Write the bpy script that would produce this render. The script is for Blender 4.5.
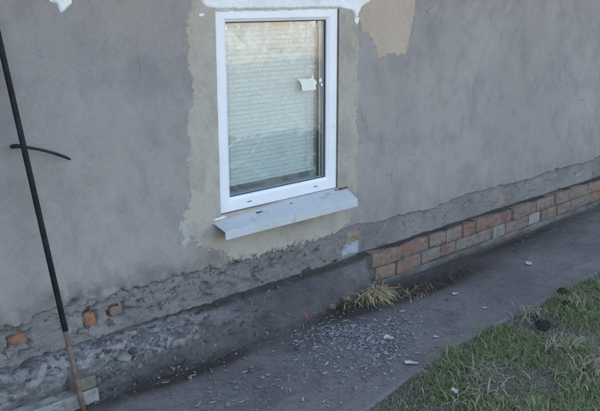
import bpy, bmesh, math, random
import numpy as np
from mathutils import Vector, Matrix, Euler

for o in list(bpy.data.objects):
    bpy.data.objects.remove(o)
S = bpy.context.scene
C = S.collection
random.seed(7)
RNG = np.random.default_rng(11)

# ------------------------------------------------------------------ camera
# wall face is the plane y=0 (outside is -y), x runs along the wall, z up, ground z=0
CAM = Vector((0.0, -2.95, 1.65))
F_PX = 780.0                                    # focal length for a 600 px wide frame
_X = np.array([853.0, -205.5, F_PX]); _X /= np.linalg.norm(_X)
_D = np.array([10.0, 2994.5, F_PX]); _D -= _X * (_D @ _X); _D /= np.linalg.norm(_D)
_I = np.cross(_X, _D)
cam_d = bpy.data.cameras.new('camera')
cam_d.sensor_width = 36.0
cam_d.lens = F_PX / 600.0 * 36.0
cam_d.clip_start = 0.05
cam_d.clip_end = 2000
cam = bpy.data.objects.new('camera', cam_d)
C.objects.link(cam)
right = Vector((_X[0], _I[0], -_D[0]))
up = -Vector((_X[1], _I[1], -_D[1]))
back = -Vector((_X[2], _I[2], -_D[2]))
M4 = Matrix((right, up, back)).transposed().to_4x4()
M4.translation = CAM
cam.matrix_world = M4
S.camera = cam

# ------------------------------------------------------------------ sky, sun, exposure
SUN_EL, SUN_AZ = 33.0, -14.0                    # sun stands behind the house (azimuth from +y towards +x)
world = bpy.data.worlds.new('World')
S.world = world
world.use_nodes = True
wn = world.node_tree
wn.nodes.clear()
sky = wn.nodes.new('ShaderNodeTexSky')
sky.sky_type = 'NISHITA'
sky.sun_disc = False
sky.sun_elevation = math.radians(SUN_EL)
sky.sun_rotation = math.radians(SUN_AZ)
sky.air_density = 1.0
sky.dust_density = 3.5
sky.ozone_density = 0.6
bg = wn.nodes.new('ShaderNodeBackground')
bg.inputs['Strength'].default_value = 0.15
wo = wn.nodes.new('ShaderNodeOutputWorld')
wn.links.new(sky.outputs[0], bg.inputs['Color'])
wn.links.new(bg.outputs[0], wo.inputs['Surface'])
sun_d = bpy.data.lights.new('sun', 'SUN')
sun_d.energy = 4.5
sun_d.angle = math.radians(0.53)
sun_d.color = (1.0, 0.93, 0.83)
sun = bpy.data.objects.new('sun', sun_d)
C.objects.link(sun)
_e, _a = math.radians(SUN_EL), math.radians(SUN_AZ)
sdir = Vector((math.sin(_a) * math.cos(_e), math.cos(_a) * math.cos(_e), math.sin(_e)))
sun.rotation_euler = sdir.to_track_quat('Z', 'Y').to_euler()
sun.location = sdir * 40
S.view_settings.view_transform = 'Standard'
S.view_settings.look = 'None'
S.view_settings.gamma = 1.0
S.view_settings.use_curve_mapping = False
S.view_settings.exposure = 2.45
S.render.engine = 'CYCLES'
S.cycles.max_bounces = 7
S.cycles.diffuse_bounces = 4
S.cycles.transparent_max_bounces = 24
S.cycles.caustics_reflective = False
S.cycles.caustics_refractive = False

# ------------------------------------------------------------------ helpers
def ray(u, v):
    d = np.array([u - 300.0, v - 205.5, F_PX])
    return d @ _X, d @ _I, -(d @ _D)

def W(u, v, off=0.0):                           # point of a plane parallel to the wall, `off` m in front of it
    x, y, z = ray(u, v); t = (-CAM.y - off) / y
    return x * t, CAM.z + z * t

def G(u, v, z0=0.0):                            # point of the level plane z=z0
    x, y, z = ray(u, v); t = (z0 - CAM.z) / z
    return x * t, CAM.y + y * t

def _hash(ix, iy, iz, seed):
    n = (ix.astype(np.int64) * 374761393 + iy.astype(np.int64) * 668265263 + iz.astype(np.int64) * 1440662683 + seed * 974711) & 0xffffffff
    n = ((n ^ (n >> 13)) * 1274126177) & 0xffffffff
    n = (n ^ (n >> 16)) & 0xffffffff
    n = (n * 2246822519) & 0xffffffff
    return ((n ^ (n >> 15)) & 0xffffff) / float(0xffffff)

def vnoise(x, y, z=0.0, seed=0):                # value noise in -1..1
    x, y, z = np.broadcast_arrays(np.asarray(x, float), np.asarray(y, float), np.asarray(z, float))
    ix, iy, iz = np.floor(x), np.floor(y), np.floor(z)
    fx, fy, fz = x - ix, y - iy, z - iz
    fx, fy, fz = [f * f * f * (f * (f * 6 - 15) + 10) for f in (fx, fy, fz)]
    r = 0
    for dx in (0, 1):
        for dy in (0, 1):
            for dz in (0, 1):
                w = (fx if dx else 1 - fx) * (fy if dy else 1 - fy) * (fz if dz else 1 - fz)
                r = r + w * _hash(ix + dx, iy + dy, iz + dz, seed)
    return r * 2 - 1

def fbm(x, y, z=0.0, oct=4, seed=0, gain=0.5):
    r = 0; a = 1.0; s = 0
    for k in range(oct):
        c, sn = math.cos(k * 1.1), math.sin(k * 1.1)
        r = r + a * vnoise((c * x - sn * y) * 2 ** k + 17.3 * k, (sn * x + c * y) * 2 ** k - 9.1 * k, np.asarray(z) * 2 ** k, seed + k)
        s += a; a *= gain
    return r / s

def worley(x, y, seed=0):                       # distance to the nearest scattered point, cells of size 1
    ix, iy = np.floor(x), np.floor(y); best = np.full(np.shape(x), 9.0)
    for dx in (-1, 0, 1):
        for dy in (-1, 0, 1):
            jx = ix + dx + _hash(ix + dx, iy + dy, ix * 0, seed); jy = iy + dy + _hash(ix + dx, iy + dy, ix * 0, seed + 91)
            best = np.minimum(best, np.hypot(x - jx, y - jy))
    return best

def smooth(a, b, x):
    t = np.clip((x - a) / (b - a), 0, 1)
    return t * t * (3 - 2 * t)

def sdf(px, py, poly):                          # signed distance, positive inside
    poly = np.asarray(poly, float); n = len(poly)
    d2 = np.full(px.shape, 1e9); ins = np.zeros(px.shape, bool)
    for i in range(n):
        ax, ay = poly[i]; bx, by = poly[(i + 1) % n]
        ex, ey = bx - ax, by - ay
        t = np.clip(((px - ax) * ex + (py - ay) * ey) / (ex * ex + ey * ey + 1e-12), 0, 1)
        d2 = np.minimum(d2, (px - ax - t * ex) ** 2 + (py - ay - t * ey) ** 2)
        c = (ay > py) != (by > py)
        xi = ax + (py - ay) * ex / (ey if abs(ey) > 1e-12 else 1e-12)
        ins ^= c & (px < xi)
    return np.where(ins, 1, -1) * np.sqrt(d2)

def link(name, me, mat=None, parent=None):
    o = bpy.data.objects.new(name, me)
    C.objects.link(o)
    if mat: me.materials.append(mat)
    if parent: o.parent = parent
    return o

def tag(o, label=None, cat=None, group=None, kind=None):
    if label: o['label'] = label
    if cat: o['category'] = cat
    if group: o['group'] = group
    if kind: o['kind'] = kind
    return o

def empty(name, loc=(0, 0, 0), label=None, cat=None, group=None):
    o = bpy.data.objects.new(name, None)
    o.empty_display_size = 0.1
    C.objects.link(o)
    o.location = loc
    return tag(o, label, cat, group)

def mesh_np(name, V, Fq, smooth_=True, attrs=None):
    me = bpy.data.meshes.new(name)
    V = np.asarray(V, np.float32); Fq = np.asarray(Fq, np.int32)
    k = Fq.shape[1]
    me.vertices.add(len(V)); me.vertices.foreach_set('co', V.ravel())
    me.loops.add(Fq.size); me.loops.foreach_set('vertex_index', Fq.ravel())
    me.polygons.add(len(Fq))
    me.polygons.foreach_set('loop_start', np.arange(0, Fq.size, k, dtype=np.int32))
    me.polygons.foreach_set('loop_total', np.full(len(Fq), k, np.int32))
    if smooth_: me.polygons.foreach_set('use_smooth', np.ones(len(Fq), bool))
    me.update(calc_edges=True)
    for an, (typ, val) in (attrs or {}).items():
        a = me.attributes.new(an, typ, 'POINT')
        if typ == 'FLOAT': a.data.foreach_set('value', np.asarray(val, np.float32).ravel())
        else: a.data.foreach_set('color', np.asarray(val, np.float32).ravel())
    me.validate()
    return me

def grid_mesh(name, P, keep=None, attrs=None):  # P: (n, m, 3)
    n, m = P.shape[:2]
    idx = np.arange(n * m).reshape(n, m)
    q = np.stack([idx[:-1, :-1], idx[1:, :-1], idx[1:, 1:], idx[:-1, 1:]], -1).reshape(-1, 4)
    if keep is not None:
        kk = keep.reshape(-1)
        q = q[kk[q].any(1)]
        used = np.zeros(n * m, bool); used[q.ravel()] = True
        remap = np.cumsum(used) - 1
        q = remap[q]
        V = P.reshape(-1, 3)[used]
        at = {k: (t, np.asarray(v).reshape(n * m, -1)[used]) for k, (t, v) in (attrs or {}).items()}
    else:
        V = P.reshape(-1, 3); at = attrs
    return mesh_np(name, V, q, True, at)

def segs(*spec):                                # segs(a, step, b, step, c): spaced coordinates
    out = []
    for i in range(0, len(spec) - 2, 2):
        a, st, b = spec[i:i + 3]
        out.append(np.linspace(a, b, max(1, int(round((b - a) / st))), endpoint=False))
    out.append(np.array([spec[-1]]))
    return np.concatenate(out)

def bm_box(bm, x0, x1, y0, y1, z0, z1):
    vs = [bm.verts.new(p) for p in ((x0, y0, z0), (x1, y0, z0), (x1, y1, z0), (x0, y1, z0), (x0, y0, z1), (x1, y0, z1), (x1, y1, z1), (x0, y1, z1))]
    for f in ((0, 3, 2, 1), (4, 5, 6, 7), (0, 1, 5, 4), (1, 2, 6, 5), (2, 3, 7, 6), (3, 0, 4, 7)):
        bm.faces.new([vs[i] for i in f])
    return vs

def bm_done(bm, name, mat, parent=None, bevel=0.0, seg=1, smooth_=False):
    bmesh.ops.recalc_face_normals(bm, faces=bm.faces)
    if bevel:
        bmesh.ops.bevel(bm, geom=list(bm.edges), offset=bevel, segments=seg, affect='EDGES', profile=0.5)
    me = bpy.data.meshes.new(name)
    bm.to_mesh(me); bm.free()
    if smooth_:
        for p in me.polygons: p.use_smooth = True
    return link(name, me, mat, parent)

def boxes(name, mat, parent, lst, bevel=0.0):
    bm = bmesh.new()
    for b in lst: bm_box(bm, *b)
    return bm_done(bm, name, mat, parent, bevel)

def tube(name, pts, rad, mat, parent=None, sides=10, jitter=0.0):
    pts = [Vector(p) for p in pts]
    if not hasattr(rad, '__len__'): rad = [rad] * len(pts)
    V = []; Fs = []
    t0 = (pts[1] - pts[0]).normalized()
    nrm = t0.orthogonal().normalized()
    for i, p in enumerate(pts):
        t = (pts[min(i + 1, len(pts) - 1)] - pts[max(i - 1, 0)]).normalized()
        nrm = (nrm - t * nrm.dot(t)).normalized(); b = t.cross(nrm)
        for k in range(sides):
            a = 2 * math.pi * k / sides
            r = rad[i] * (1 + random.uniform(-jitter, jitter))
            V.append(p + (nrm * math.cos(a) + b * math.sin(a)) * r)
    for i in range(len(pts) - 1):
        for k in range(sides):
            k2 = (k + 1) % sides
            Fs.append((i * sides + k, i * sides + k2, (i + 1) * sides + k2, (i + 1) * sides + k))
    Fs.append(tuple(range(sides))[::-1]); Fs.append(tuple(range((len(pts) - 1) * sides, len(pts) * sides)))
    me = bpy.data.meshes.new(name); me.from_pydata(V, [], Fs)
    for p in me.polygons: p.use_smooth = len(p.vertices) == 4
    return link(name, me, mat, parent)

# ------------------------------------------------------------------ materials
class NT:
    def __init__(s, name):
        s.mat = bpy.data.materials.new(name); s.mat.use_nodes = True
        s.t = s.mat.node_tree; s.t.nodes.clear()
        s.out = s.t.nodes.new('ShaderNodeOutputMaterial')
        s.co = s.t.nodes.new('ShaderNodeTexCoord').outputs['Object']
    def set(s, sock, v):
        if isinstance(v, bpy.types.NodeSocket): s.t.links.new(v, sock)
        elif isinstance(v, (tuple, list)) and sock.type == 'RGBA' and len(v) == 3: sock.default_value = (*v, 1)
        else: sock.default_value = v
    def n(s, typ, props=None, **ins):
        nd = s.t.nodes.new(typ)
        for k, v in (props or {}).items(): setattr(nd, k, v)
        for k, v in ins.items(): s.set(nd.inputs[k.replace('_', ' ')], v)
        return nd
    def scale(s, sc, off=(0, 0, 0), co=None):
        m = s.n('ShaderNodeMapping'); s.set(m.inputs['Vector'], co or s.co)
        m.inputs['Scale'].default_value = sc if hasattr(sc, '__len__') else (sc,) * 3
        m.inputs['Location'].default_value = off
        return m.outputs[0]
    def noise(s, sc, detail=4, rough=0.55, dist=0.0, off=(0, 0, 0), co=None):
        return s.n('ShaderNodeTexNoise', Vector=s.scale(sc, off, co), Scale=1.0, Detail=detail, Roughness=rough, Distortion=dist).outputs['Fac']
    def ramp(s, f, a, b, lo=0.0, hi=1.0):
        return s.n('ShaderNodeMapRange', {'interpolation_type': 'SMOOTHSTEP'}, Value=f, From_Min=a, From_Max=b, To_Min=lo, To_Max=hi).outputs[0]
    def math(s, op, a, b=0.0):
        m = s.t.nodes.new('ShaderNodeMath'); m.operation = op
        s.set(m.inputs[0], a); s.set(m.inputs[1], b)
        return m.outputs[0]
    def mix(s, f, a, b, blend='MIX'):
        m = s.t.nodes.new('ShaderNodeMix'); m.data_type = 'RGBA'; m.blend_type = blend
        s.set(m.inputs[0], f); s.set(m.inputs[6], a); s.set(m.inputs[7], b)
        return m.outputs[2]
    def attr(s, name, out='Fac'):
        return s.n('ShaderNodeAttribute', {'attribute_name': name}).outputs[out]
    def bump(s, h, strength=0.3, dist=0.01, normal=None):
        b = s.n('ShaderNodeBump', Strength=strength, Distance=dist, Height=h)
        if normal: s.set(b.inputs['Normal'], normal)
        return b.outputs[0]
    def bsdf(s, col, rough=0.9, normal=None, spec=0.3, metal=0.0, **kw):
        p = s.n('ShaderNodeBsdfPrincipled')
        s.set(p.inputs['Base Color'], col); s.set(p.inputs['Roughness'], rough)
        s.set(p.inputs['Specular IOR Level'], spec); s.set(p.inputs['Metallic'], metal)
        for k, v in kw.items(): s.set(p.inputs[k.replace('_', ' ')], v)
        if normal: s.set(p.inputs['Normal'], normal)
        return p.outputs[0]
    def done(s, sh):
        s.t.links.new(sh, s.out.inputs['Surface']); return s.mat

def plaster_mat(name, c1, c2, c3, blotch=0.5, grain=1.0, scratch=True, seed=0.0):
    m = NT(name); o = (seed, seed * 1.7, -seed)
    big = m.noise(1.1, 6, 0.64, 0.3, o)
    mid = m.noise((4.5, 4.5, 4.0), 7, 0.68, 0.25, o)
    sml = m.noise((15, 15, 13), 6, 0.7, 0.3, (o[0] + 3, o[1], o[2]))
    col = m.mix(m.ramp(big, 0.34, 0.66), c1, c2)
    col = m.mix(m.ramp(mid, 0.44, 0.66, 0, blotch), col, c3)
    col = m.mix(m.ramp(m.noise((6, 6, 5), 7, 0.68, 0.25, (1, 6, 4)), 0.54, 0.74, 0, blotch * 0.5), col, tuple(x * 1.22 for x in c2))
    col = m.mix(m.ramp(sml, 0.52, 0.74, 0, 0.45), col, tuple(x * 0.74 for x in c1))
    warm = m.ramp(m.noise(2.1, 4, 0.6, 0.5, (8, 2, 5)), 0.46, 0.68, 0, 0.22)
    col = m.mix(warm, col, (c2[0] * 1.04, c2[1] * 0.96, c2[2] * 0.84))
    fine = m.noise(70, 4, 0.65, 0, o)
    col = m.mix(m.ramp(fine, 0.45, 0.8, 0.0, 0.22), col, tuple(x * 0.6 for x in c3))
    grit = m.noise(260, 3, 0.7, 0, o)
    col = m.mix(m.ramp(grit, 0.50, 0.72, 0, 0.38), col, tuple(x * 0.55 for x in c1))
    col = m.mix(m.ramp(m.noise(190, 3, 0.7, 0, (4, 1, 7)), 0.56, 0.74, 0, 0.40), col, tuple(x * 1.45 for x in c2))
    spk = m.ramp(m.noise(48, 4, 0.7, 0.4, (6, 6, 2)), 0.66, 0.72, 0, 0.55)
    col = m.mix(spk, col, tuple(x * 0.5 for x in c3))
    col = m.mix(m.math('MULTIPLY', m.attr('splash'), m.ramp(m.noise(13, 6, 0.7, 0.3, (2, 5, 8)), 0.32, 0.62)), col, (0.17, 0.148, 0.130))
    # sparse pits, short scuffs and dark scratches
    pit = m.n('ShaderNodeTexVoronoi', Vector=m.scale(17, o), Scale=1.0).outputs['Distance']
    pm = m.math('MULTIPLY', m.ramp(pit, 0.13, 0.05), m.ramp(m.noise(6.3, 3, 0.6, 0, (3, 1, 9)), 0.60, 0.66))
    sc = m.math('MULTIPLY', m.ramp(m.noise((34, 34, 13), 3, 0.5, 1.5, (4, 4, 4)), 0.68, 0.74), m.ramp(m.noise(3.4, 3, 0.5, 0, (9, 1, 2)), 0.55, 0.64))
    pm = m.math('MAXIMUM', pm, m.math('MULTIPLY', sc, 0.7))
    col = m.mix(m.math('MULTIPLY', pm, 0.7), col, (0.06, 0.058, 0.06))
    h = m.math('ADD', m.math('MULTIPLY', fine, 0.35), m.math('ADD', m.math('MULTIPLY', sml, 0.8), m.math('MULTIPLY', grit, 0.22)))
    h = m.math('SUBTRACT', h, m.math('MULTIPLY', pm, 0.6))
    if scratch:
        wv = m.n('ShaderNodeTexVoronoi', {'feature': 'DISTANCE_TO_EDGE'}, Vector=m.n('ShaderNodeMix', {'data_type': 'VECTOR'}).outputs[1], Scale=2.3)
        mx = wv.inputs['Vector'].links[0].from_node
        mx.inputs[0].default_value = 0.14
        m.set(mx.inputs[4], m.co)
        m.set(mx.inputs[5], m.n('ShaderNodeTexNoise', Vector=m.co, Scale=6.0, Detail=5.0).outputs['Color'])
        cr = m.math('MULTIPLY', m.ramp(wv.outputs['Distance'], 0.008, 0.002), m.ramp(m.noise(2.9, 2, 0.5, 0, (7, 4, 2)), 0.58, 0.68))
        col = m.mix(m.math('MULTIPLY', cr, 0.35), col, (0.07, 0.068, 0.07))
        h = m.math('SUBTRACT', h, m.math('MULTIPLY', cr, 0.8))
    return m.done(m.bsdf(col, 0.92, m.bump(h, 0.4 * grain, 0.008), 0.2))

MAT = {}
MAT['plaster'] = plaster_mat('grey_plaster', (0.275, 0.243, 0.216), (0.328, 0.290, 0.252), (0.207, 0.184, 0.170), 0.62)
MAT['patch'] = plaster_mat('tan_repair_plaster', (0.375, 0.322, 0.252), (0.42, 0.365, 0.292), (0.275, 0.238, 0.195), 0.8, 1.0, False, 4.0)
MAT['pink'] = plaster_mat('pinkish_old_coat', (0.425, 0.328, 0.24), (0.465, 0.365, 0.272), (0.35, 0.275, 0.205), 0.5, 0.8, False, 8.0)
MAT['foam'] = plaster_mat('white_filler', (0.76, 0.73, 0.67), (0.80, 0.78, 0.73), (0.62, 0.59, 0.53), 0.4, 1.4, False, 2.0)

MAT['smear'] = plaster_mat('pale_smear', (0.33, 0.305, 0.275), (0.42, 0.39, 0.35), (0.28, 0.26, 0.235), 0.7, 1.2, False, 6.0)
def rubble_mat():
    m = NT('old_rough_render')
    col = m.mix(m.ramp(m.noise(2.2, 4, 0.6), 0.35, 0.68), (0.20, 0.178, 0.16), (0.27, 0.24, 0.212))
    col = m.mix(m.ramp(m.noise(14, 5, 0.65, 0.5), 0.52, 0.72, 0, 0.7), col, (0.12, 0.108, 0.10))
    col = m.mix(m.ramp(m.noise(9, 4, 0.6, 0.8, (5, 2, 1)), 0.60, 0.70, 0, 0.45), col, (0.30, 0.29, 0.275))
    col = m.mix(m.ramp(m.noise(4.3, 3, 0.6, 0.3, (1, 8, 3)), 0.62, 0.72, 0, 0.6), col, (0.21, 0.155, 0.12))
    tanp = m.attr('tan'); col = m.mix(tanp, col, (0.33, 0.25, 0.17))
    whi = m.attr('white'); col = m.mix(whi, col, (0.40, 0.41, 0.42))
    vor = m.n('ShaderNodeTexVoronoi', {'feature': 'DISTANCE_TO_EDGE'}, Vector=m.n('ShaderNodeVectorMath', {'operation': 'ADD'}).outputs[0], Scale=24.0)
    va = vor.inputs['Vector'].links[0].from_node; m.set(va.inputs[0], m.co)
    vs_ = m.n('ShaderNodeVectorMath', {'operation': 'SCALE'}); m.set(vs_.inputs[0], m.n('ShaderNodeTexNoise', Vector=m.co, Scale=22.0, Detail=5.0).outputs['Color']); vs_.inputs['Scale'].default_value = 0.05; m.set(va.inputs[1], vs_.outputs[0])
    crk = m.math('MULTIPLY', m.attr('broken'), m.math('MULTIPLY', m.ramp(vor.outputs['Distance'], 0.06, 0.015), m.ramp(m.noise(9, 5, 0.65, 0, (7, 7, 1)), 0.53, 0.62)))
    pit = m.math('MAXIMUM', m.ramp(m.noise(30, 5, 0.75, 0.8, (2, 2, 2)), 0.63, 0.69), m.math('MULTIPLY', crk, 0.8))
    col = m.mix(m.math('MULTIPLY', pit, 0.8), col, (0.045, 0.043, 0.045))
    grit = m.noise(170, 4, 0.75)
    col = m.mix(m.ramp(grit, 0.48, 0.7, 0, 0.5), col, (0.09, 0.08, 0.075))
    col = m.mix(m.ramp(m.noise(120, 4, 0.7, 0, (4, 2, 7)), 0.56, 0.72, 0, 0.5), col, (0.36, 0.33, 0.29))
    h = m.math('SUBTRACT', m.math('ADD', m.noise(45, 6, 0.75), m.math('MULTIPLY', grit, 0.3)), pit)
    return m.done(m.bsdf(col, 0.95, m.bump(h, 0.85, 0.010), 0.15))
MAT['rubble'] = rubble_mat()

def mortar_mat():
    m = NT('weathered_plinth_mortar')
    col = m.mix(m.ramp(m.noise(2.7, 4, 0.6), 0.35, 0.66), (0.088, 0.078, 0.074), (0.125, 0.112, 0.102))
    col = m.mix(m.ramp(m.noise(11, 5, 0.65, 0.6), 0.5, 0.75, 0, 0.7), col, (0.052, 0.046, 0.043))
    dust = m.math('MULTIPLY', m.attr('dust'), m.ramp(m.noise((9, 16, 16), 6, 0.7, 0.5, (4, 0, 0)), 0.40, 0.62))
    col = m.mix(dust, col, (0.38, 0.355, 0.33))
    conc = m.attr('conc')
    col = m.mix(m.math('MULTIPLY', conc, m.ramp(m.noise(8, 4, 0.6), 0.3, 0.55, 0.45, 1.0)), col, (0.225, 0.20, 0.168))
    col = m.mix(m.math('MULTIPLY', m.attr('soil'), m.ramp(m.noise(14, 5, 0.7, 0, (2, 9, 2)), 0.25, 0.5, 0.35, 1.0)), col, (0.05, 0.038, 0.028))
    col = m.mix(m.ramp(m.noise(60, 4, 0.7, 0, (6, 1, 1)), 0.5, 0.75, 0, 0.45), col, (0.20, 0.18, 0.16))
    grit = m.noise(160, 4, 0.75)
    col = m.mix(m.ramp(grit, 0.48, 0.7, 0, 0.5), col, (0.045, 0.04, 0.037))
    pit = m.ramp(m.noise(26, 5, 0.75, 0.8, (2, 2, 2)), 0.62, 0.68)
    col = m.mix(m.math('MULTIPLY', pit, 0.7), col, (0.03, 0.026, 0.024))
    h = m.math('SUBTRACT', m.math('ADD', m.noise(40, 6, 0.75), m.math('MULTIPLY', grit, 0.3)), m.math('MULTIPLY', pit, 0.7))
    return m.done(m.bsdf(col, 0.95, m.bump(h, 0.8, 0.010), 0.15))
MAT['mortar'] = mortar_mat()

def brick_mat(name, c1, c2, smear=0.5):
    m = NT(name)
    rnd = m.n('ShaderNodeObjectInfo').outputs['Random']
    g = m.n('ShaderNodeNewGeometry').outputs['Position']
    col = m.mix(m.ramp(m.noise(9, 4, 0.6, 0.3, co=g), 0.3, 0.7), c1, c2)
    col = m.mix(m.math('MULTIPLY', rnd, 0.30), col, (0.17, 0.10, 0.075))
    sm = m.ramp(m.noise(11, 6, 0.7, 0.9, (9, 9, 9), co=g), 0.44, 0.64, 0, smear)
    col = m.mix(sm, col, (0.265, 0.235, 0.195))
    dk = m.ramp(m.noise(20, 6, 0.72, 0.6, (1, 5, 9), co=g), 0.50, 0.70, 0, 0.75)
    col = m.mix(dk, col, (0.07, 0.055, 0.05))
    h = m.noise(60, 6, 0.78, co=g)
    col = m.mix(m.ramp(m.noise(150, 4, 0.75, 0, (3, 3, 3), co=g), 0.48, 0.7, 0, 0.5), col, (0.10, 0.08, 0.065))
    return m.done(m.bsdf(col, 0.92, m.bump(h, 0.9, 0.009), 0.2))
MAT['brick_red'] = brick_mat('brick_red_clay', (0.29, 0.155, 0.105), (0.23, 0.12, 0.085), 0.55)
MAT['brick_pink'] = brick_mat('brick_pink_limed', (0.28, 0.18, 0.13), (0.24, 0.14, 0.10), 0.6)
MAT['brick_tan'] = brick_mat('brick_tan_limed', (0.25, 0.185, 0.135), (0.22, 0.165, 0.12), 0.6)
MAT['brick_grey'] = brick_mat('brick_grey_cream', (0.26, 0.22, 0.165), (0.20, 0.17, 0.13), 0.6)
MAT['brick_white'] = brick_mat('brick_white_silicate', (0.38, 0.35, 0.29), (0.30, 0.27, 0.22), 0.4)
MAT['brick_orange'] = brick_mat('brick_orange_clay', (0.50, 0.19, 0.095), (0.43, 0.17, 0.09), 0.2)

def simple(name, col, rough=0.6, spec=0.4, var=0.12, sc=8.0, bump=0.0, bsc=60.0, metal=0.0, dirt=None):
    m = NT(name)
    c = m.mix(m.ramp(m.noise(sc, 4, 0.6), 0.3, 0.7), tuple(x * (1 - var) for x in col), tuple(min(1, x * (1 + var)) for x in col))
    if dirt:
        c = m.mix(m.ramp(m.noise(sc * 2.3, 5, 0.7, 0.7, (3, 3, 3)), dirt[1], dirt[1] + 0.14, 0, dirt[2]), c, dirt[0])
    n = m.bump(m.noise(bsc, 4, 0.65), bump, 0.004) if bump else None
    return m.done(m.bsdf(c, rough, n, spec, metal))
MAT['pvc'] = simple('white_pvc_profile', (0.72, 0.70, 0.68), 0.32, 0.5, 0.03, 5, dirt=((0.40, 0.36, 0.30), 0.60, 0.45))
MAT['sill'] = simple('pale_coated_sheet_metal', (0.45, 0.445, 0.43), 0.42, 0.5, 0.05, 6, dirt=((0.24, 0.215, 0.185), 0.55, 0.6))
MAT['gasket'] = simple('black_rubber_gasket', (0.03, 0.03, 0.032), 0.6)
MAT['gap_shade'] = simple('gap_shade_grey', (0.10, 0.10, 0.105), 0.5, 0.5)
MAT['dirt'] = simple('dry_brown_dirt', (0.12, 0.085, 0.06), 0.95, 0.1, 0.3, 40, 0.6, 120)
MAT['dark'] = simple('painted_room_shade', (0.10, 0.10, 0.11), 0.9, 0.1)
MAT['blind'] = simple('cream_blind_slat', (0.72, 0.73, 0.68), 0.45, 0.4, 0.04, 6)
MAT['cord'] = simple('blind_cord', (0.45, 0.46, 0.43), 0.8)
MAT['paper'] = simple('cream_torn_sticker', (0.72, 0.70, 0.58), 0.8, 0.2, 0.05, 20)
MAT['black'] = simple('black_pipe_coating', (0.011, 0.011, 0.012), 0.6, 0.2, 0.4, 14, 0.3, 60, dirt=((0.09, 0.085, 0.08), 0.68, 0.5))
MAT['rust'] = simple('brown_weathered_rod', (0.17, 0.115, 0.085), 0.8, 0.3, 0.3, 25, 0.5, 90, dirt=((0.10, 0.055, 0.035), 0.55, 0.7))
MAT['scuff'] = simple('pale_scuff_of_paint', (0.33, 0.28, 0.22), 0.8, 0.2, 0.2, 60)
MAT['rubber'] = simple('black_cable_sheath', (0.012, 0.012, 0.014), 0.55, 0.4, 0.3, 30)
MAT['stone'] = simple('pale_lime_stone', (0.20, 0.185, 0.165), 0.95, 0.15, 0.25, 25, 0.6, 80, dirt=((0.12, 0.11, 0.10), 0.55, 0.6))
MAT['stone_dark'] = simple('dark_clinker_stone', (0.10, 0.095, 0.09), 0.95, 0.15, 0.3, 25, 0.6, 80)
MAT['board'] = simple('weathered_grey_concrete', (0.20, 0.18, 0.155), 0.95, 0.15, 0.2, 12, 0.6, 70, dirt=((0.13, 0.12, 0.11), 0.52, 0.7))
MAT['kerb'] = simple('pale_rough_concrete', (0.27, 0.245, 0.215), 0.95, 0.15, 0.2, 12, 0.8, 70, dirt=((0.13, 0.115, 0.10), 0.50, 0.75))
MAT['leaf'] = simple('dry_pale_leaf', (0.40, 0.385, 0.36), 0.8, 0.2, 0.2, 60)
MAT['clod'] = simple('clod_and_hollow_dark', (0.035, 0.028, 0.022), 0.95, 0.1, 0.3, 40, 0.8, 70)

def flake_mat():
    m = NT('pale_lime_flakes')
    c = m.attr('Col', 'Color')
    return m.done(m.bsdf(c, 0.38, None, 0.6))
MAT['flake'] = flake_mat()
def blade_mat():
    m = NT('grass_blades')
    c = m.attr('Col', 'Color')
    p = m.bsdf(c, 0.6, None, 0.25)
    t = m.n('ShaderNodeBsdfTranslucent', Color=c).outputs[0]
    mx = m.n('ShaderNodeMixShader', Fac=0.25)
    m.set(mx.inputs[1], p); m.set(mx.inputs[2], t)
    return m.done(mx.outputs[0])
MAT['blade'] = blade_mat()

def path_mat():
    m = NT('worn_grey_path')
    col = m.mix(m.ramp(m.noise(1.9, 5, 0.6, 0.4), 0.34, 0.66), (0.145, 0.123, 0.107), (0.195, 0.167, 0.146))
    col = m.mix(m.ramp(m.noise((7, 7, 7), 5, 0.65, 0.6, (3, 0, 1)), 0.46, 0.72, 0, 0.6), col, (0.092, 0.076, 0.066))
    col = m.mix(m.math('MULTIPLY', m.attr('dust'), m.ramp(m.noise(16, 7, 0.72, 0.9, (6, 6, 0)), 0.44, 0.62, 0, 0.75)), col, (0.20, 0.19, 0.182))
    col = m.mix(m.math('MULTIPLY', m.attr('soil'), m.ramp(m.noise(12, 5, 0.7), 0.25, 0.5, 0.5, 1)), col, (0.048, 0.037, 0.029))
    col = m.mix(m.math('MULTIPLY', m.attr('edge'), m.ramp(m.noise(20, 5, 0.7), 0.3, 0.6)), col, (0.16, 0.148, 0.135))
    col = m.mix(m.ramp(m.noise(70, 5, 0.75, 0.5, (5, 5, 1)), 0.46, 0.68, 0, 0.6), col, (0.06, 0.05, 0.044))
    col = m.mix(m.ramp(m.noise(110, 4, 0.7), 0.58, 0.72, 0, 0.5), col, (0.27, 0.245, 0.22))
    h = m.math('ADD', m.noise(35, 6, 0.7), m.math('MULTIPLY', m.noise(160, 4, 0.7, 0, (1, 1, 1)), 0.5))
    return m.done(m.bsdf(col, 0.9, m.bump(h, 0.55, 0.006), 0.2))
MAT['path'] = path_mat()
def soil_mat():
    m = NT('trodden_soil_and_turf')
    g = m.n('ShaderNodeNewGeometry').outputs['Position']
    col = m.mix(m.ramp(m.noise(2.5, 5, 0.65, co=g), 0.35, 0.65), (0.10, 0.084, 0.062), (0.155, 0.132, 0.10))
    col = m.mix(m.ramp(m.noise(6, 5, 0.7, 0.4, (2, 7, 0), co=g), 0.42, 0.62, 0, 0.6), col, (0.062, 0.075, 0.038))
    col = m.mix(m.ramp(m.noise(45, 4, 0.7, co=g), 0.5, 0.75, 0, 0.5), col, (0.16, 0.14, 0.10))
    return m.done(m.bsdf(col, 0.95, m.bump(m.noise(50, 6, 0.75, co=g), 0.7, 0.012), 0.1))
MAT['soil'] = soil_mat()

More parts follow.
